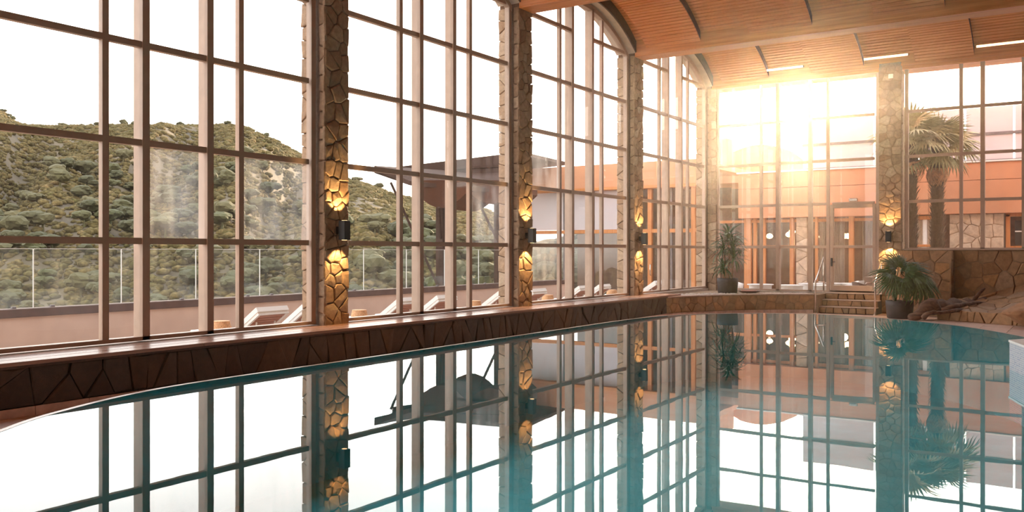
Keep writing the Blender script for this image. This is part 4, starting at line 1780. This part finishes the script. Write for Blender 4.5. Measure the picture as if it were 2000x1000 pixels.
def palm(px, Y, zc, rad, label, nf, nd, seed):
    rd = random.Random(seed)
    x = X_at(px, Y)
    t_ = empty('fan_palm', (x, Y, GROUND))
    tag(t_, label, 'palm', 'fan palms in the courtyard')
    H_ = zc - GROUND
    part(MB().lathe([(rad * 1.1, 0), (rad * .9, H_ * .3), (rad * .78, H_ * .75), (rad * .6, H_)], n=12), 'trunk', M['palm_bark'], t_, True)
    mb_ = MB()
    nz_ = int(H_ / .085)
    for j in range(nz_):
        for k2 in range(11):
            a = 2 * math.pi * (k2 + .5 * (j % 2)) / 11 + rd.uniform(-.15, .15)
            z_ = j * .085 + rd.uniform(-.03, .03)
            rr = rad * (1.05 - .38 * z_ / H_)
            s_ = rd.uniform(.7, 1.25) * (.8 + .5 * z_ / H_)
            ca_, sa_ = math.cos(a), math.sin(a)
            vs_ = []
            for (vx, vy, vz) in spike.v:
                ox_, oy_ = vx * s_, -vy * s_
                vs_.append(((rr + oy_) * ca_ - ox_ * sa_, (rr + oy_) * sa_ + ox_ * ca_, z_ + vz * s_))
            mb_.add(vs_, spike.f)
    o_ = part(mb_, 'leaf_bases', M['palm_bark'], t_)
    o_['kind'] = 'stuff'
    for k2 in range(nf):
        a = 2 * math.pi * k2 * .381966
        el = R(75 - 95 * k2 / nf + rd.uniform(-8, 8))
        o_ = bpy.data.objects.new('frond', rd.choice(fr_green))
        col.objects.link(o_)
        o_.matrix_local = Matrix.Translation((0, 0, H_ - .05 * (k2 / nf))) @ Matrix.Rotation(a, 4, 'Z') @ Matrix.Rotation(-el, 4, 'Y') @ Matrix.Diagonal((*[rd.uniform(.8, 1.05)] * 3, 1))
        o_.parent = t_
    for k2 in range(nd):
        a = 2 * math.pi * k2 / nd + rd.uniform(-.3, .3)
        el = R(-68 + rd.uniform(-12, 8))
        o_ = bpy.data.objects.new('dead_frond', rd.choice(fr_dead))
        col.objects.link(o_)
        o_.matrix_local = Matrix.Translation((math.cos(a) * rad * .6, math.sin(a) * rad * .6, H_ - .15)) @ Matrix.Rotation(a, 4, 'Z') @ Matrix.Rotation(-el, 4, 'Y') @ Matrix.Diagonal((.8, .55, .55, 1))
        o_.parent = t_
        o_['label'] = 'dry tan hanging frond'


palm(1831, 29.0, 4.35, .165, 'fan palm with shaggy trunk and tan hanging fronds, centre of the right far window', 26, 7, 5)
palm(1779, 28.6, 4.55, .155, 'fan palm with shaggy trunk partly hidden by the left frame of the right far window', 22, 4, 6)


# ------------------------------------------------------------------ white tables and chairs in the courtyard
def cafe_table(w_, h_=.74):
    t_ = empty('cafe_table', (0, 0, 0))
    part(MB().lathe([(w_ - .03, h_ - .03), (w_, h_ - .025), (w_, h_ - .005), (w_ - .01, h_)], n=28), 'tabletop', M['white'], t_, False)
    part(MB().lathe([(w_ * .86, h_ - .03), (w_ * .82, h_ - .26), (w_ * .70, h_ - .26), (w_ * .74, h_ - .04)], n=28), 'apron', M['white'], t_, False)
    part(MB().lathe([(.05, .03), (.035, .1), (.035, h_ - .03)], n=12), 'pedestal', M['white'], t_, True)
    part(MB().lathe([(.26, 0), (.26, .015), (.06, .03)], n=20), 'base', M['white'], t_, True)
    return t_


def tub_chair(mt, slats=False):
    t_ = empty('tub_chair', (0, 0, 0))
    part(MB().lathe([(.24, .40), (.27, .42), (.27, .46), (.20, .49)], n=20), 'seat', mt, t_, True)
    mb_ = MB()
    vs_, fs_ = [], []
    n2 = 18
    for k2 in range(n2 + 1):
        a = R(-125 + 250 * k2 / n2)
        top = .64 + .24 * math.cos(a / 2.4) ** 4
        for r2, z_ in ((.27, .40), (.33, top), (.305, top), (.25, .42)):
            vs_.append((-math.cos(a) * r2, math.sin(a) * r2, z_))
    for k2 in range(n2):
        for q_ in range(4):
            fs_.append((4 * k2 + q_, 4 * k2 + (q_ + 1) % 4, 4 * k2 + 4 + (q_ + 1) % 4, 4 * k2 + 4 + q_))
    fs_ += [(0, 1, 2, 3), (4 * n2 + 3, 4 * n2 + 2, 4 * n2 + 1, 4 * n2)]
    part(mb_.add(vs_, fs_), 'backrest', mt, t_, True)
    for k2 in range(4):
        a = R(45 + 90 * k2)
        part(MB().tube([(math.cos(a) * .20, math.sin(a) * .20, .41), (math.cos(a) * .27, math.sin(a) * .27, 0)], [.018, .012], 6), 'leg', mt, t_, True)
    return t_


tb = cafe_table(.42)
TB = [(1485, 28.3, 'round white table outside the left pane of the far window, behind the pot plant'),
      (1545, 28.2, 'round white table outside the middle pane of the far window'),
      (1610, 28.6, 'round white table left of the glazed door, close to the glass'),
      (1585, 29.9, 'round white table farther back, left of the glazed door'),
      (1622, 30.6, 'round white table farthest back, just left of the door post'),
      (1662, 30.8, 'round white table seen through the middle of the glazed door')]
for i, (px, Y, lb) in enumerate(TB):
    o = tb if i == 0 else copy_tree(tb)
    o.location = (X_at(px, Y), Y, GROUND)
    tag(o, lb, 'table', 'white tables in the courtyard')
ch = tub_chair(M['white'])
CH = [(1407, 29.4, 2.6, 'white tub chair behind the left side of the cane plant'),
      (1441, 29.8, .3, 'white tub chair just right of the cane plant pot, beyond the glass'),
      (1656, 28.9, 3.6, 'white tub chair seen through the glazed door, nearest of the two there'),
      (1675, 29.7, 2.4, 'white tub chair seen through the glazed door, behind another white chair'),
      (1984, 29.5, 1.0, 'white rounded chair at the bottom right corner of the right far window')]
for i, (px, Y, rz, lb) in enumerate(CH):
    o = ch if i == 0 else copy_tree(ch)
    o.location = (X_at(px, Y), Y, GROUND + (1.25 if px > 1900 else 0) * 0)
    o.rotation_euler.z = rz
    tag(o, lb, 'chair', 'white tub chairs in the courtyard')
    if px > 1900:
        o.location.z = GROUND + 1.0
# raised planting terrace that carries the chair by the right window
MB().box(X_at(1700, 30), 4.5, 29.1, 31.5, GROUND, GROUND + 1.0).build('raised_terrace', M['paving'])
tag(bpy.data.objects['raised_terrace'], 'raised paved terrace below the lodge on the right', 'terrace', kind='structure')
o = tub_chair(M['wicker'])
o.location = (X_at(1686, 28.3), 28.3, GROUND)
o.rotation_euler.z = .8
tag(o, 'dark wicker chair at the right edge of the glazed door', 'chair')
# ------------------------------------------------------------------ sconces
SC_L = ['black up-and-down wall sconce on the nearest stone column', 'black up-and-down wall sconce on the second stone column',
        'black up-and-down wall sconce on the third stone column', 'black up-and-down wall sconce between the far windows']


def sconce(loc, nrm_, label, pw):
    t_ = empty('wall_sconce', loc)
    t_.rotation_euler.z = math.atan2(nrm_[1], nrm_[0])
    tag(t_, label, 'wall lamp', 'black up-and-down wall sconces')
    part(MB().bbox(.0, .09, -.035, .035, -.06, .06, .004), 'bracket', M['black'], t_)
    part(MB().bbox(.085, .215, -.065, .065, -.15, .15, .004), 'housing', M['black'], t_)
    for s in (-1, 1):
        part(MB().lathe([(.042, -.003), (.042, .003)], c=(.15, 0, s * .152), n=16), 'lens', M['lens'], t_)
        ld = bpy.data.lights.new('sconce_beam', 'SPOT')
        ld.energy = pw
        ld.color = (1.0, .62, .24)
        ld.spot_size = R(96)
        ld.spot_blend = .3
        ld.shadow_soft_size = .02
        lo = bpy.data.objects.new('sconce_beam', ld)
        col.objects.link(lo)
        lo.parent = t_
        lo.location = (.15, 0, s * .165)
        lo.rotation_euler = (math.pi if s > 0 else 0, 0, 0)
    return t_


for i in range(3):
    sconce((XC + .005, COLS[3 + i] + CW * .5, 1.78), (1, 0), SC_L[i], 85)
sconce((X_at(1737, YF - .19), YF - .19, 1.86), (0, -1), SC_L[3], 85)

# ------------------------------------------------------------------ recessed strip lights of the last vault
for i, (x0, x1, lb) in enumerate(((-8.05, -6.98, 'slim strip light in the leftmost recess of the last vault, near the sun'),
                                  (-5.33, -4.18, 'slim strip light in the middle recess of the last vault, above the far column'),
                                  (-2.55, -1.40, 'slim strip light in the right recess of the last vault, above the right window'))):
    t_ = empty('strip_light', ((x0 + x1) / 2, 25.9, 6.78))
    tag(t_, lb, 'ceiling light', 'strip lights in the ceiling recesses')
    hl = (x1 - x0) / 2
    part(MB().bbox(-hl, hl, -.03, .05, .0, .05, .005), 'housing', M['darkframe'], t_)
    part(MB().bbox(-hl + .01, hl - .01, -.055, -.03, -.02, .04, .005), 'diffuser', M['strip_light'], t_)

# small fittings
t_ = empty('emergency_light', (X_at(1667, YF - .06), YF - .06, 2.92))
tag(t_, 'small oblong emergency light on the frame above the glazed door', 'lamp')
part(MB().bbox(-.12, .12, -.06, 0, -.05, .05, .02), 'housing', M['steel'], t_)
part(MB().bbox(-.085, .085, -.07, -.055, -.03, .03, .008), 'diffuser', M['white'], t_)
t_ = empty('motion_sensor', (X_at(1740, YF - .19), YF - .19, 6.32))
tag(t_, 'small white square sensor high on the column between the far windows', 'sensor')
part(MB().bbox(-.06, .06, -.04, .0, -.06, .06, .008), 'housing', M['white'], t_)
part(MB().lathe([(.03, 0), (.022, .012), (.0, .016)], n=12), 'lens', M['cushion'], t_, True)
t_.children[1].matrix_parent_inverse = Matrix.Translation((0, -.04, 0)) @ Matrix.Rotation(R(90), 4, 'X')

# ------------------------------------------------------------------ steel handrails at the steps
for i, (xb, lb) in enumerate(((-6.47, 'left bent steel handrail at the stone steps'), (-4.90, 'right bent steel handrail at the stone steps, behind the fan palm'))):
    yb_, yt_ = 25.2, 26.12
    t_ = empty('handrail', (xb, yb_, DECK))
    tag(t_, lb, 'handrail', 'steel handrails at the steps')
    ztop = .66 - DECK
    zt2 = 1.27 - DECK
    pts = [(0, 0, 0), (0, 0, ztop - .08)]
    for k in range(1, 6):
        a = k / 5 * 1.0
        pts.append((0, .08 * (1 - math.cos(a)) * 1.6, ztop - .08 + .08 * math.sin(a)))
    pts += [(0, yt_ - yb_, zt2)]
    part(MB().tube(pts, .024, 10), 'rail_tube', M['steel'], t_, True)
    part(MB().tube([(0, yt_ - yb_ - .01, .27 - DECK), (0, yt_ - yb_ - .01, zt2)], .022, 10), 'upper_post', M['steel'], t_, True)
    part(MB().tube([(0, .05, ztop - .06), (.28 * (1 if i == 0 else -1) * .8, .05, ztop - .06), (.28 * (1 if i == 0 else -1), .05, ztop - .12)], .014, 8), 'return_bar', M['steel'], t_, True)
    part(MB().lathe([(.055, 0), (.055, .012), (.026, .02)], n=16), 'flange', M['steel'], t_, True)
    part(MB().lathe([(.05, .0), (.05, .012), (.024, .02)], c=(0, yt_ - yb_ - .01, .27 - DECK), n=16), 'flange', M['steel'], t_, True)


# ------------------------------------------------------------------ potted plants
def strap_mesh(L, w_, arch_, droop, seed):
    mb_ = MB()
    vs_, fs_ = [], []
    n2 = 6
    for k2 in range(n2 + 1):
        s = k2 / n2
        x_ = L * (s - droop * .25 * s * s)
        z_ = L * (arch_ * s - droop * s * s)
        ww = w_ * (.35 + 1.6 * s) * (1 - s) ** .6 if s < 1 else .001
        ww = max(.001, min(w_, ww))
        vs_ += [(x_, -ww, z_ + ww * .35), (x_, 0, z_), (x_, ww, z_ + ww * .35)]
    for k2 in range(n2):
        fs_ += [(3 * k2, 3 * k2 + 1, 3 * k2 + 4, 3 * k2 + 3), (3 * k2 + 1, 3 * k2 + 2, 3 * k2 + 5, 3 * k2 + 4)]
    me_ = mb_.add(vs_, fs_).mesh('leaf')
    me_.materials.append(M['leaf'])
    return me_


def pot(t_, r_, h_):
    part(MB().lathe([(r_ * .82, 0), (r_ * .9, .02), (r_, h_ * .75), (r_, h_), (r_ * .92, h_), (r_ * .9, h_ * .86)], n=40), 'pot', M['pot'], t_, True)
    part(MB().lathe([(r_ * .9, h_ * .84), (r_ * .5, h_ * .89)], n=24), 'soil', M['soil'], t_, True)


straps = [strap_mesh(.56, .032, .45, d_, 0) for d_ in (.5, .75, 1.0)]
pb = at(1421, 571, 25.6)
t_ = empty('potted_dracaena', (pb.x, pb.y, .235))
tag(t_, 'tall cane plant with strap leaf rosettes in a dark pot on the far bench', 'plant')
pot(t_, .30, .44)
rd = random.Random(21)
for (bx, by, hx, hy, hz, nl, sc_) in ((.02, 0, .03, 0, 1.62, 40, 1.15), (.10, .04, .16, .02, 1.38, 30, 1.0), (-.02, -.05, -.12, -.05, 1.30, 30, 1.0), (.12, -.04, .20, -.05, 1.05, 26, .95),
                                      (-.14, .02, -.17, .02, .78, 24, .9), (-.08, .0, -.09, -.1, .72, 18, .8)):
    part(MB().tube([(bx, by, .36), ((bx + hx) / 2 + .02, (by + hy) / 2, (.36 + hz) / 2), (hx, hy, hz)], [.024, .019, .015], 7), 'cane', M['cane'], t_, True)
    nl = int(nl * 1.4)
    for k in range(nl):
        a = k * 2.39996
        el = R(88 - 100 * (k / nl) ** .8)
        o = bpy.data.objects.new('leaf', rd.choice(straps))
        col.objects.link(o)
        s_ = sc_ * rd.uniform(.8, 1.1)
        o.matrix_local = Matrix.Translation((hx, hy, hz - .16 * (k / nl))) @ Matrix.Rotation(a, 4, 'Z') @ Matrix.Rotation(-el * .8, 4, 'Y') @ Matrix.Diagonal((s_, s_, s_, 1))
        o.parent = t_

# fan palm in the dark pot by the steps
pb = at(1757, 622, 22.7)
t_ = empty('potted_fan_palm', (pb.x, pb.y, DECK))
tag(t_, 'dark green fan palm in a wide dark pot on the deck right of the steps', 'plant')
pot(t_, .335, .46)


def fan_mesh(leaf, n_seg, spread, droop, seed):
    rd_ = random.Random(seed)
    mb_ = MB()
    for k2 in range(n_seg):
        a = R(-spread + 2 * spread * k2 / (n_seg - 1))
        l_ = leaf * (1 - .22 * abs(a) / R(spread)) * rd_.uniform(.85, 1.08)
        d_ = Vector((math.cos(a), math.sin(a), 0))
        sd = Vector((-d_.y, d_.x, 0))
        w_ = leaf * .042
        vs_, fs_ = [], []
        kk = rd_.uniform(.8, 1.25)
        for s, ww in ((0, w_ * .3), (.3, w_ * .95), (.6, w_), (.85, w_ * .55), (1.0, .001)):
            p_ = d_ * l_ * s * (1 - .2 * droop * s) + Vector((0, 0, -droop * kk * l_ * s ** 2.2 + .04 * math.sin(s * 3.1)))
            vs_ += [tuple(p_ - sd * ww), tuple(p_ + Vector((0, 0, ww * .6))), tuple(p_ + sd * ww)]
        for q_ in range(4):
            fs_ += [(3 * q_, 3 * q_ + 1, 3 * q_ + 4, 3 * q_ + 3), (3 * q_ + 1, 3 * q_ + 2, 3 * q_ + 5, 3 * q_ + 4)]
        mb_.add(vs_, fs_)
    me_ = mb_.mesh('fan_leaf')
    me_.materials.append(M['leaf'])
    return me_


fans = [fan_mesh(.62, 26, 118, dr_, s) for s, dr_ in enumerate((.35, .55, .8))]
U, V_ = Vector((CS, SN, 0)), Vector((SN, -CS, 0))       # across and towards the pool side
# (across, toward, up of the fan hub, heading angle in the across/up plane, toward tilt, size)
FANS = [(-.28, .10, 1.15, 172, .3, .95), (-.10, -.05, 1.28, 120, .1, .85), (.12, .05, 1.22, 60, .3, .95), (-.22, .22, .98, 215, .6, 1.0),
        (-.05, .30, 1.02, 262, .9, .95), (.30, .15, 1.08, 15, .5, 1.1), (.42, .10, .98, -28, .4, 1.25), (.48, .02, .92, -36, .1, 1.35), (.18, .25, .98, -60, .8, .95),
        (.02, -.12, 1.34, 92, -.2, .8), (.30, -.1, 1.2, 35, .0, 1.0)]
for k, (ax, tw, up, hd, tl, s_) in enumerate(FANS):
    hub = U * ax + V_ * tw + Vector((0, 0, up))
    bx = (-.13 if ax < .06 else .10)
    b0 = U * (bx + .02 * (k % 3)) + V_ * (.03 * (k % 2)) + Vector((0, 0, .40))
    mid = b0.lerp(hub, .55) + Vector((0, 0, .12))
    part(MB().tube([b0, b0.lerp(mid, .5) + Vector((0, 0, .05)), mid, hub], [.024, .016, .012, .008], 6), 'stalk', M['leaf'], t_, True)
    h_ = R(hd)
    d_ = (U * math.cos(h_) + Vector((0, 0, 1)) * math.sin(h_) * .8 + V_ * tl).normalized()
    up_ = Vector((0, 0, 1)) + V_ * .5 - d_ * .1
    sd = up_.cross(d_).normalized()
    nn_ = d_.cross(sd).normalized()
    m_ = Matrix((d_, sd, nn_)).transposed().to_4x4()
    o = bpy.data.objects.new('fan_leaf', fans[k % 3])
    col.objects.link(o)
    o.matrix_local = Matrix.Translation(hub) @ m_ @ Matrix.Diagonal((s_, s_, s_, 1))
    o.parent = t_
for sx in (-.12, .11):
    part(MB().tube([U * sx + Vector((0, 0, .38)), U * (sx * 1.2) + Vector((0, 0, .52))], [.05, .04], 8), 'stem_base', M['bark'], t_, True)

# shallow dish on the planter
p_ = at(1463, 571, 25.3)
t_ = empty('shallow_dish', (p_.x, p_.y, .262))
tag(t_, 'shallow dark dish with a terracotta centre on the planter right of the cane plant', 'dish')
part(MB().lathe([(.20, 0), (.30, .045), (.33, .055), (.31, .06), (.18, .02)], n=28), 'rim', M['wicker'], t_, True)
part(MB().lathe([(.24, .05), (.20, .075), (.05, .085)], n=24), 'terracotta_fill', M['slat'], t_, True)

# ------------------------------------------------------------------ driftwood
dw = empty('driftwood_log', at(1860, 612, 22.5))
tag(dw, 'gnarled brown driftwood trunk lying from the deck onto the alcove bank', 'driftwood')


def limb(pts, nm, n=10):
    """pts: (px, py, depth, radius)"""
    P, Rr = [], []
    for i in range(len(pts) - 1):
        a, b2 = pts[i], pts[i + 1]
        for s in np.linspace(0, 1, 6)[:-1]:
            q_ = [a[j] + (b2[j] - a[j]) * s for j in range(4)]
            p_ = at(q_[0], q_[1], q_[2])
            jn = noise.noise_vector(p_ * 4.0)
            P.append(p_ + jn * q_[3] * .5 - Vector(dw.location))
            Rr.append(q_[3] * (1 + .35 * noise.noise(p_ * 6.0)))
    p_ = at(*pts[-1][:3])
    P.append(p_ - Vector(dw.location))
    Rr.append(pts[-1][3] * .6)
    mb_ = MB().tube(P, Rr, n)
    # flutes
    for i, v in enumerate(mb_.v):
        ring = min(i // n, len(P) - 1)
        c_ = P[ring]
        d_ = Vector(v) - c_
        f_ = 1 + .30 * noise.noise(Vector(((i % n) * .9, ring * .12, 3.3)))
        mb_.v[i] = tuple(c_ + d_ * f_)
    return part(mb_, nm, M['driftwood'], dw, True)


limb([(1779, 622, 22.0, .09), (1800, 609, 22.0, .14), (1815, 601, 22.1, .19), (1850, 600, 22.3, .20), (1890, 599, 22.6, .18), (1925, 594, 22.9, .14), (1943, 580, 23.2, .12), (1950, 568, 23.4, .10), (1957, 554, 23.6, .07)], 'trunk', 14)
limb([(1898, 594, 22.7, .06), (1906, 580, 22.7, .06), (1913, 572, 22.7, .05), (1924, 563, 22.7, .03)], 'branch')
limb([(1802, 621, 21.5, .06), (1812, 614, 21.4, .06), (1824, 608, 21.4, .045), (1838, 611, 21.5, .04), (1860, 607, 21.6, .045), (1885, 605, 21.9, .05), (1905, 600, 22.3, .06)], 'root')
limb([(1838, 604, 21.9, .05), (1862, 598, 21.8, .06), (1900, 593, 22.2, .06), (1930, 592, 22.5, .03)], 'branch')

# ------------------------------------------------------------------ hillside with scrub and pines
SKX = [-500, -200, 0, 36, 100, 150, 240, 330, 450, 480, 510, 540, 590, 620, 650, 682, 720, 760, 800, 850, 900, 950, 1000, 1040, 1100, 1150, 1205, 1300, 1500]
SKY_ = [150, 180, 218, 243, 249, 246, 245, 247, 245, 250, 264, 277, 303, 322, 338, 353, 362, 378, 388, 396, 402, 412, 440, 478, 470, 440, 404, 395, 400]
DRX = [-500, 0, 590, 700, 1000, 1100, 1300, 1500]
DR = [640, 600, 560, 420, 360, 240, 210, 210]


def terrain(px, u):
    """u 0 at the foot, 1 on the ridge, above 1 behind it"""
    sk = np.interp(px, SKX, SKY_)
    dr_ = np.interp(px, DRX, DR)
    d0 = dr_ * .27
    d = d0 + (dr_ - d0) * u
    zr = HC + (Y0 - sk - 2) / F_PX * dr_
    z0 = HC - 125 / F_PX * d0
    uu = np.clip(u, 0, 1)
    z = z0 + (zr - z0) * (uu ** .92)
    amp = .055 * (zr - z0) * np.sin(np.pi * uu)
    z = z + amp * (1.2 * np.sin(2 * np.pi * (px / 300.0 - uu * 1.25) + .9) + .6 * np.sin(2 * np.pi * (px / 130.0 - uu * 1.6)) + .35 * np.sin(px / 23.0 + uu * 9))
    z = np.where(u > 1, zr - (u - 1) * 90, z)
    t_ = (px - 1000) / F_PX
    return (-SN + t_ * CS) * d, (CS + t_ * SN) * d, z, d


pxs = np.arange(-500, 1421, 12.0)
us = np.concatenate([np.linspace(0, 1, 60), np.linspace(1.03, 1.5, 8)])
PX, UU = np.meshgrid(pxs, us)
X_, Y_, Z_, D_ = terrain(PX, UU)
nz_ = np.array([noise.noise(Vector((a * .03, b2 * .03, 0))) for a, b2 in zip(X_.ravel(), Y_.ravel())]).reshape(X_.shape)
Z_ = Z_ + nz_ * 2.0 * np.clip(UU, 0, 1)
nr, nc = X_.shape
vs = np.stack([X_, Y_, Z_], -1).reshape(-1, 3)
fs = [(r_ * nc + c_, r_ * nc + c_ + 1, (r_ + 1) * nc + c_ + 1, (r_ + 1) * nc + c_) for r_ in range(nr - 1) for c_ in range(nc - 1)]
me = bpy.data.meshes.new('hillside')
me.from_pydata(vs.tolist(), [], fs)
me.polygons.foreach_set('use_smooth', [True] * len(me.polygons))
hill = link('hillside', me, M['earth'])
tag(hill, 'dry scrub covered hillside rising beyond the terrace', 'hill', kind='structure')

# crown variants
ICO = {}
for sub in (1, 2):
    b_ = bmesh.new()
    bmesh.ops.create_icosphere(b_, subdivisions=sub, radius=1)
    ICO[sub] = (np.array([v.co[:] for v in b_.verts]), [tuple(v.index for v in f.verts) for f in b_.faces])
    b_.free()


def crown_np(sub, seed):
    V0, F0 = ICO[sub]
    out_ = []
    for v in V0:
        n1 = noise.noise(Vector(v) * 1.6 + Vector((seed, seed * 2, 0)))
        n2 = noise.noise(Vector(v) * 4.0 + Vector((0, seed, 5)))
        out_.append(v * (1 + .38 * n1 + .22 * n2))
    return np.array(out_), np.array(F0)


var1 = [crown_np(1, s * 3.7) for s in range(8)]
var2 = [crown_np(2, s * 5.1) for s in range(6)]

NS = 24000
sx_ = rng.uniform(-420, 1300, NS)
su = rng.uniform(0, 1.0, NS) ** 1.15
su[:1500] = rng.uniform(.97, 1.01, 1500)
x_, y_, z_, d_ = terrain(sx_, su)
size = rng.uniform(.55, 1.7, NS) * (0.5 + .0020 * d_)
VV, FF, base_i = [], [], 0
CC = []
for i in range(NS):
    v, f_ = var1[i % 8]
    a = rng.uniform(0, 6.28)
    ca_, sa_ = math.cos(a), math.sin(a)
    w_ = v * size[i] * np.array([1, 1, .62])
    w_ = np.stack([w_[:, 0] * ca_ - w_[:, 1] * sa_, w_[:, 0] * sa_ + w_[:, 1] * ca_, w_[:, 2]], -1)
    VV.append(w_ + np.array([x_[i], y_[i], z_[i] + size[i] * .25]))
    FF.append(f_ + base_i)
    base_i += len(v)
    CC.append(np.full(len(v), rng.uniform(0, 1)))
VV = np.concatenate(VV)
FF = np.concatenate(FF)
me = bpy.data.meshes.new('hill_scrub')
me.vertices.add(len(VV))
me.vertices.foreach_set('co', VV.astype(np.float32).ravel())
me.loops.add(len(FF) * 3)
me.loops.foreach_set('vertex_index', FF.astype(np.int32).ravel())
me.polygons.add(len(FF))
me.polygons.foreach_set('loop_start', np.arange(0, len(FF) * 3, 3, dtype=np.int32))
me.update(calc_edges=True)
at_ = me.attributes.new('kind_tone', 'FLOAT', 'POINT')
at_.data.foreach_set('value', np.concatenate(CC).astype(np.float32))
o = link('scrub', me, M['scrub'])
local(o, hill)
o['kind'] = 'stuff'


# individual pines on the lower slope
def pine_mesh(seed):
    rd_ = random.Random(seed)
    mb_ = MB()
    mb_.tube([(0, 0, -.6), (.1, 0, .5), (0, .05, 1.1)], [.14, .11, .08], 5)
    for k2 in range(6):
        v, f_ = var2[(seed + k2) % 6]
        r2 = rd_.uniform(.55, .9)
        c_ = np.array([rd_.uniform(-.8, .8), rd_.uniform(-.8, .8), 1.1 + rd_.uniform(-.25, .35)])
        if k2 == 0:
            c_, r2 = np.array([0, 0, 1.3]), .95
        mb_.add((v * np.array([r2, r2, r2 * .55]) + c_).tolist(), f_.tolist())
    me_ = mb_.mesh('pine')
    me_.materials.append(M['pine'])
    return me_


pines = [pine_mesh(s) for s in range(4)]
cand = []
rd = random.Random(99)
for i in range(240):
    px = rd.uniform(-30, 1210)
    u = rd.uniform(0, .42) ** 1.15
    cand.append((px, u, 'round crowned green pine on the lower hillside beyond the balustrade', 'pines on the lower hillside', rd.uniform(1.5, 2.7)))
ORD = ['first', 'second', 'third', 'fourth', 'fifth', 'sixth', 'seventh', 'eighth', 'ninth', 'tenth', 'eleventh', 'twelfth', 'thirteenth']
for k, px in enumerate((3, 14, 24, 122, 190, 240, 262, 352, 398, 446, 520, 696, 742)):
    cand.append((px, 1.0, ('tallest umbrella pine on the ridge, in the narrow pane of the first window' if px == 240 else 'small pine on the ridge skyline, %s from the left' % ORD[k]), 'pines along the ridge', 1.9 if px != 240 else 2.4))
for i, (px, u, lb, gr, s_) in enumerate(cand):
    x, y, z, d = [float(q) for q in terrain(np.array(px), np.array(u))]
    o = bpy.data.objects.new('pine_tree', pines[i % 4])
    col.objects.link(o)
    o.location = (x, y, z + (.4 if u < 1 else -.3))
    o.rotation_euler.z = rd.uniform(0, 6.28)
    s_ *= min(1.05, .25 + d / 260) if u < 1 else 1
    o.scale = (s_, s_, s_ * rd.uniform(.9, 1.2))
    tag(o, lb, 'tree', gr)

# green bushes just beyond the parapet under the canopy
for i, (px, py, d, s_, lb) in enumerate(((893, 560, 31, .60, 'bright green bush beyond the parapet, left of the right canopy post'),
                                         (928, 560, 31.5, .60, 'bright green bush beyond the parapet, right of the main canopy post'),
                                         (846, 560, 31, .40, 'small green bush at the foot of the main canopy post'))):
    p_ = at(px, py, d)
    b_ = bmesh.new()
    for k in range(7):
        v, f_ = var2[k % 6]
        c_ = Vector((rd.uniform(-.9, .9), rd.uniform(-.9, .9), rd.uniform(-.2, .35))) * s_
        m0 = [b_.verts.new(Vector(q) * s_ * .55 + c_) for q in v]
        for q in f_:
            b_.faces.new([m0[j] for j in q])
    me = bpy.data.meshes.new('foliage')
    b_.to_mesh(me)
    b_.free()
    t_ = empty('bush', p_)
    tag(t_, lb, 'bush')
    local(link('foliage', me, M['bush']), t_)
    part(MB().tube([(0, 0, -s_ * .3), (0, 0, -2.6)], .06, 6), 'stem', M['bark'], t_)
# wide valley floor
MB().box(-900, 300, -300, 900, -30, -22).build('valley_ground', M['earth'])
tag(bpy.data.objects['valley_ground'], 'dry valley floor below the terrace', 'ground', kind='structure')
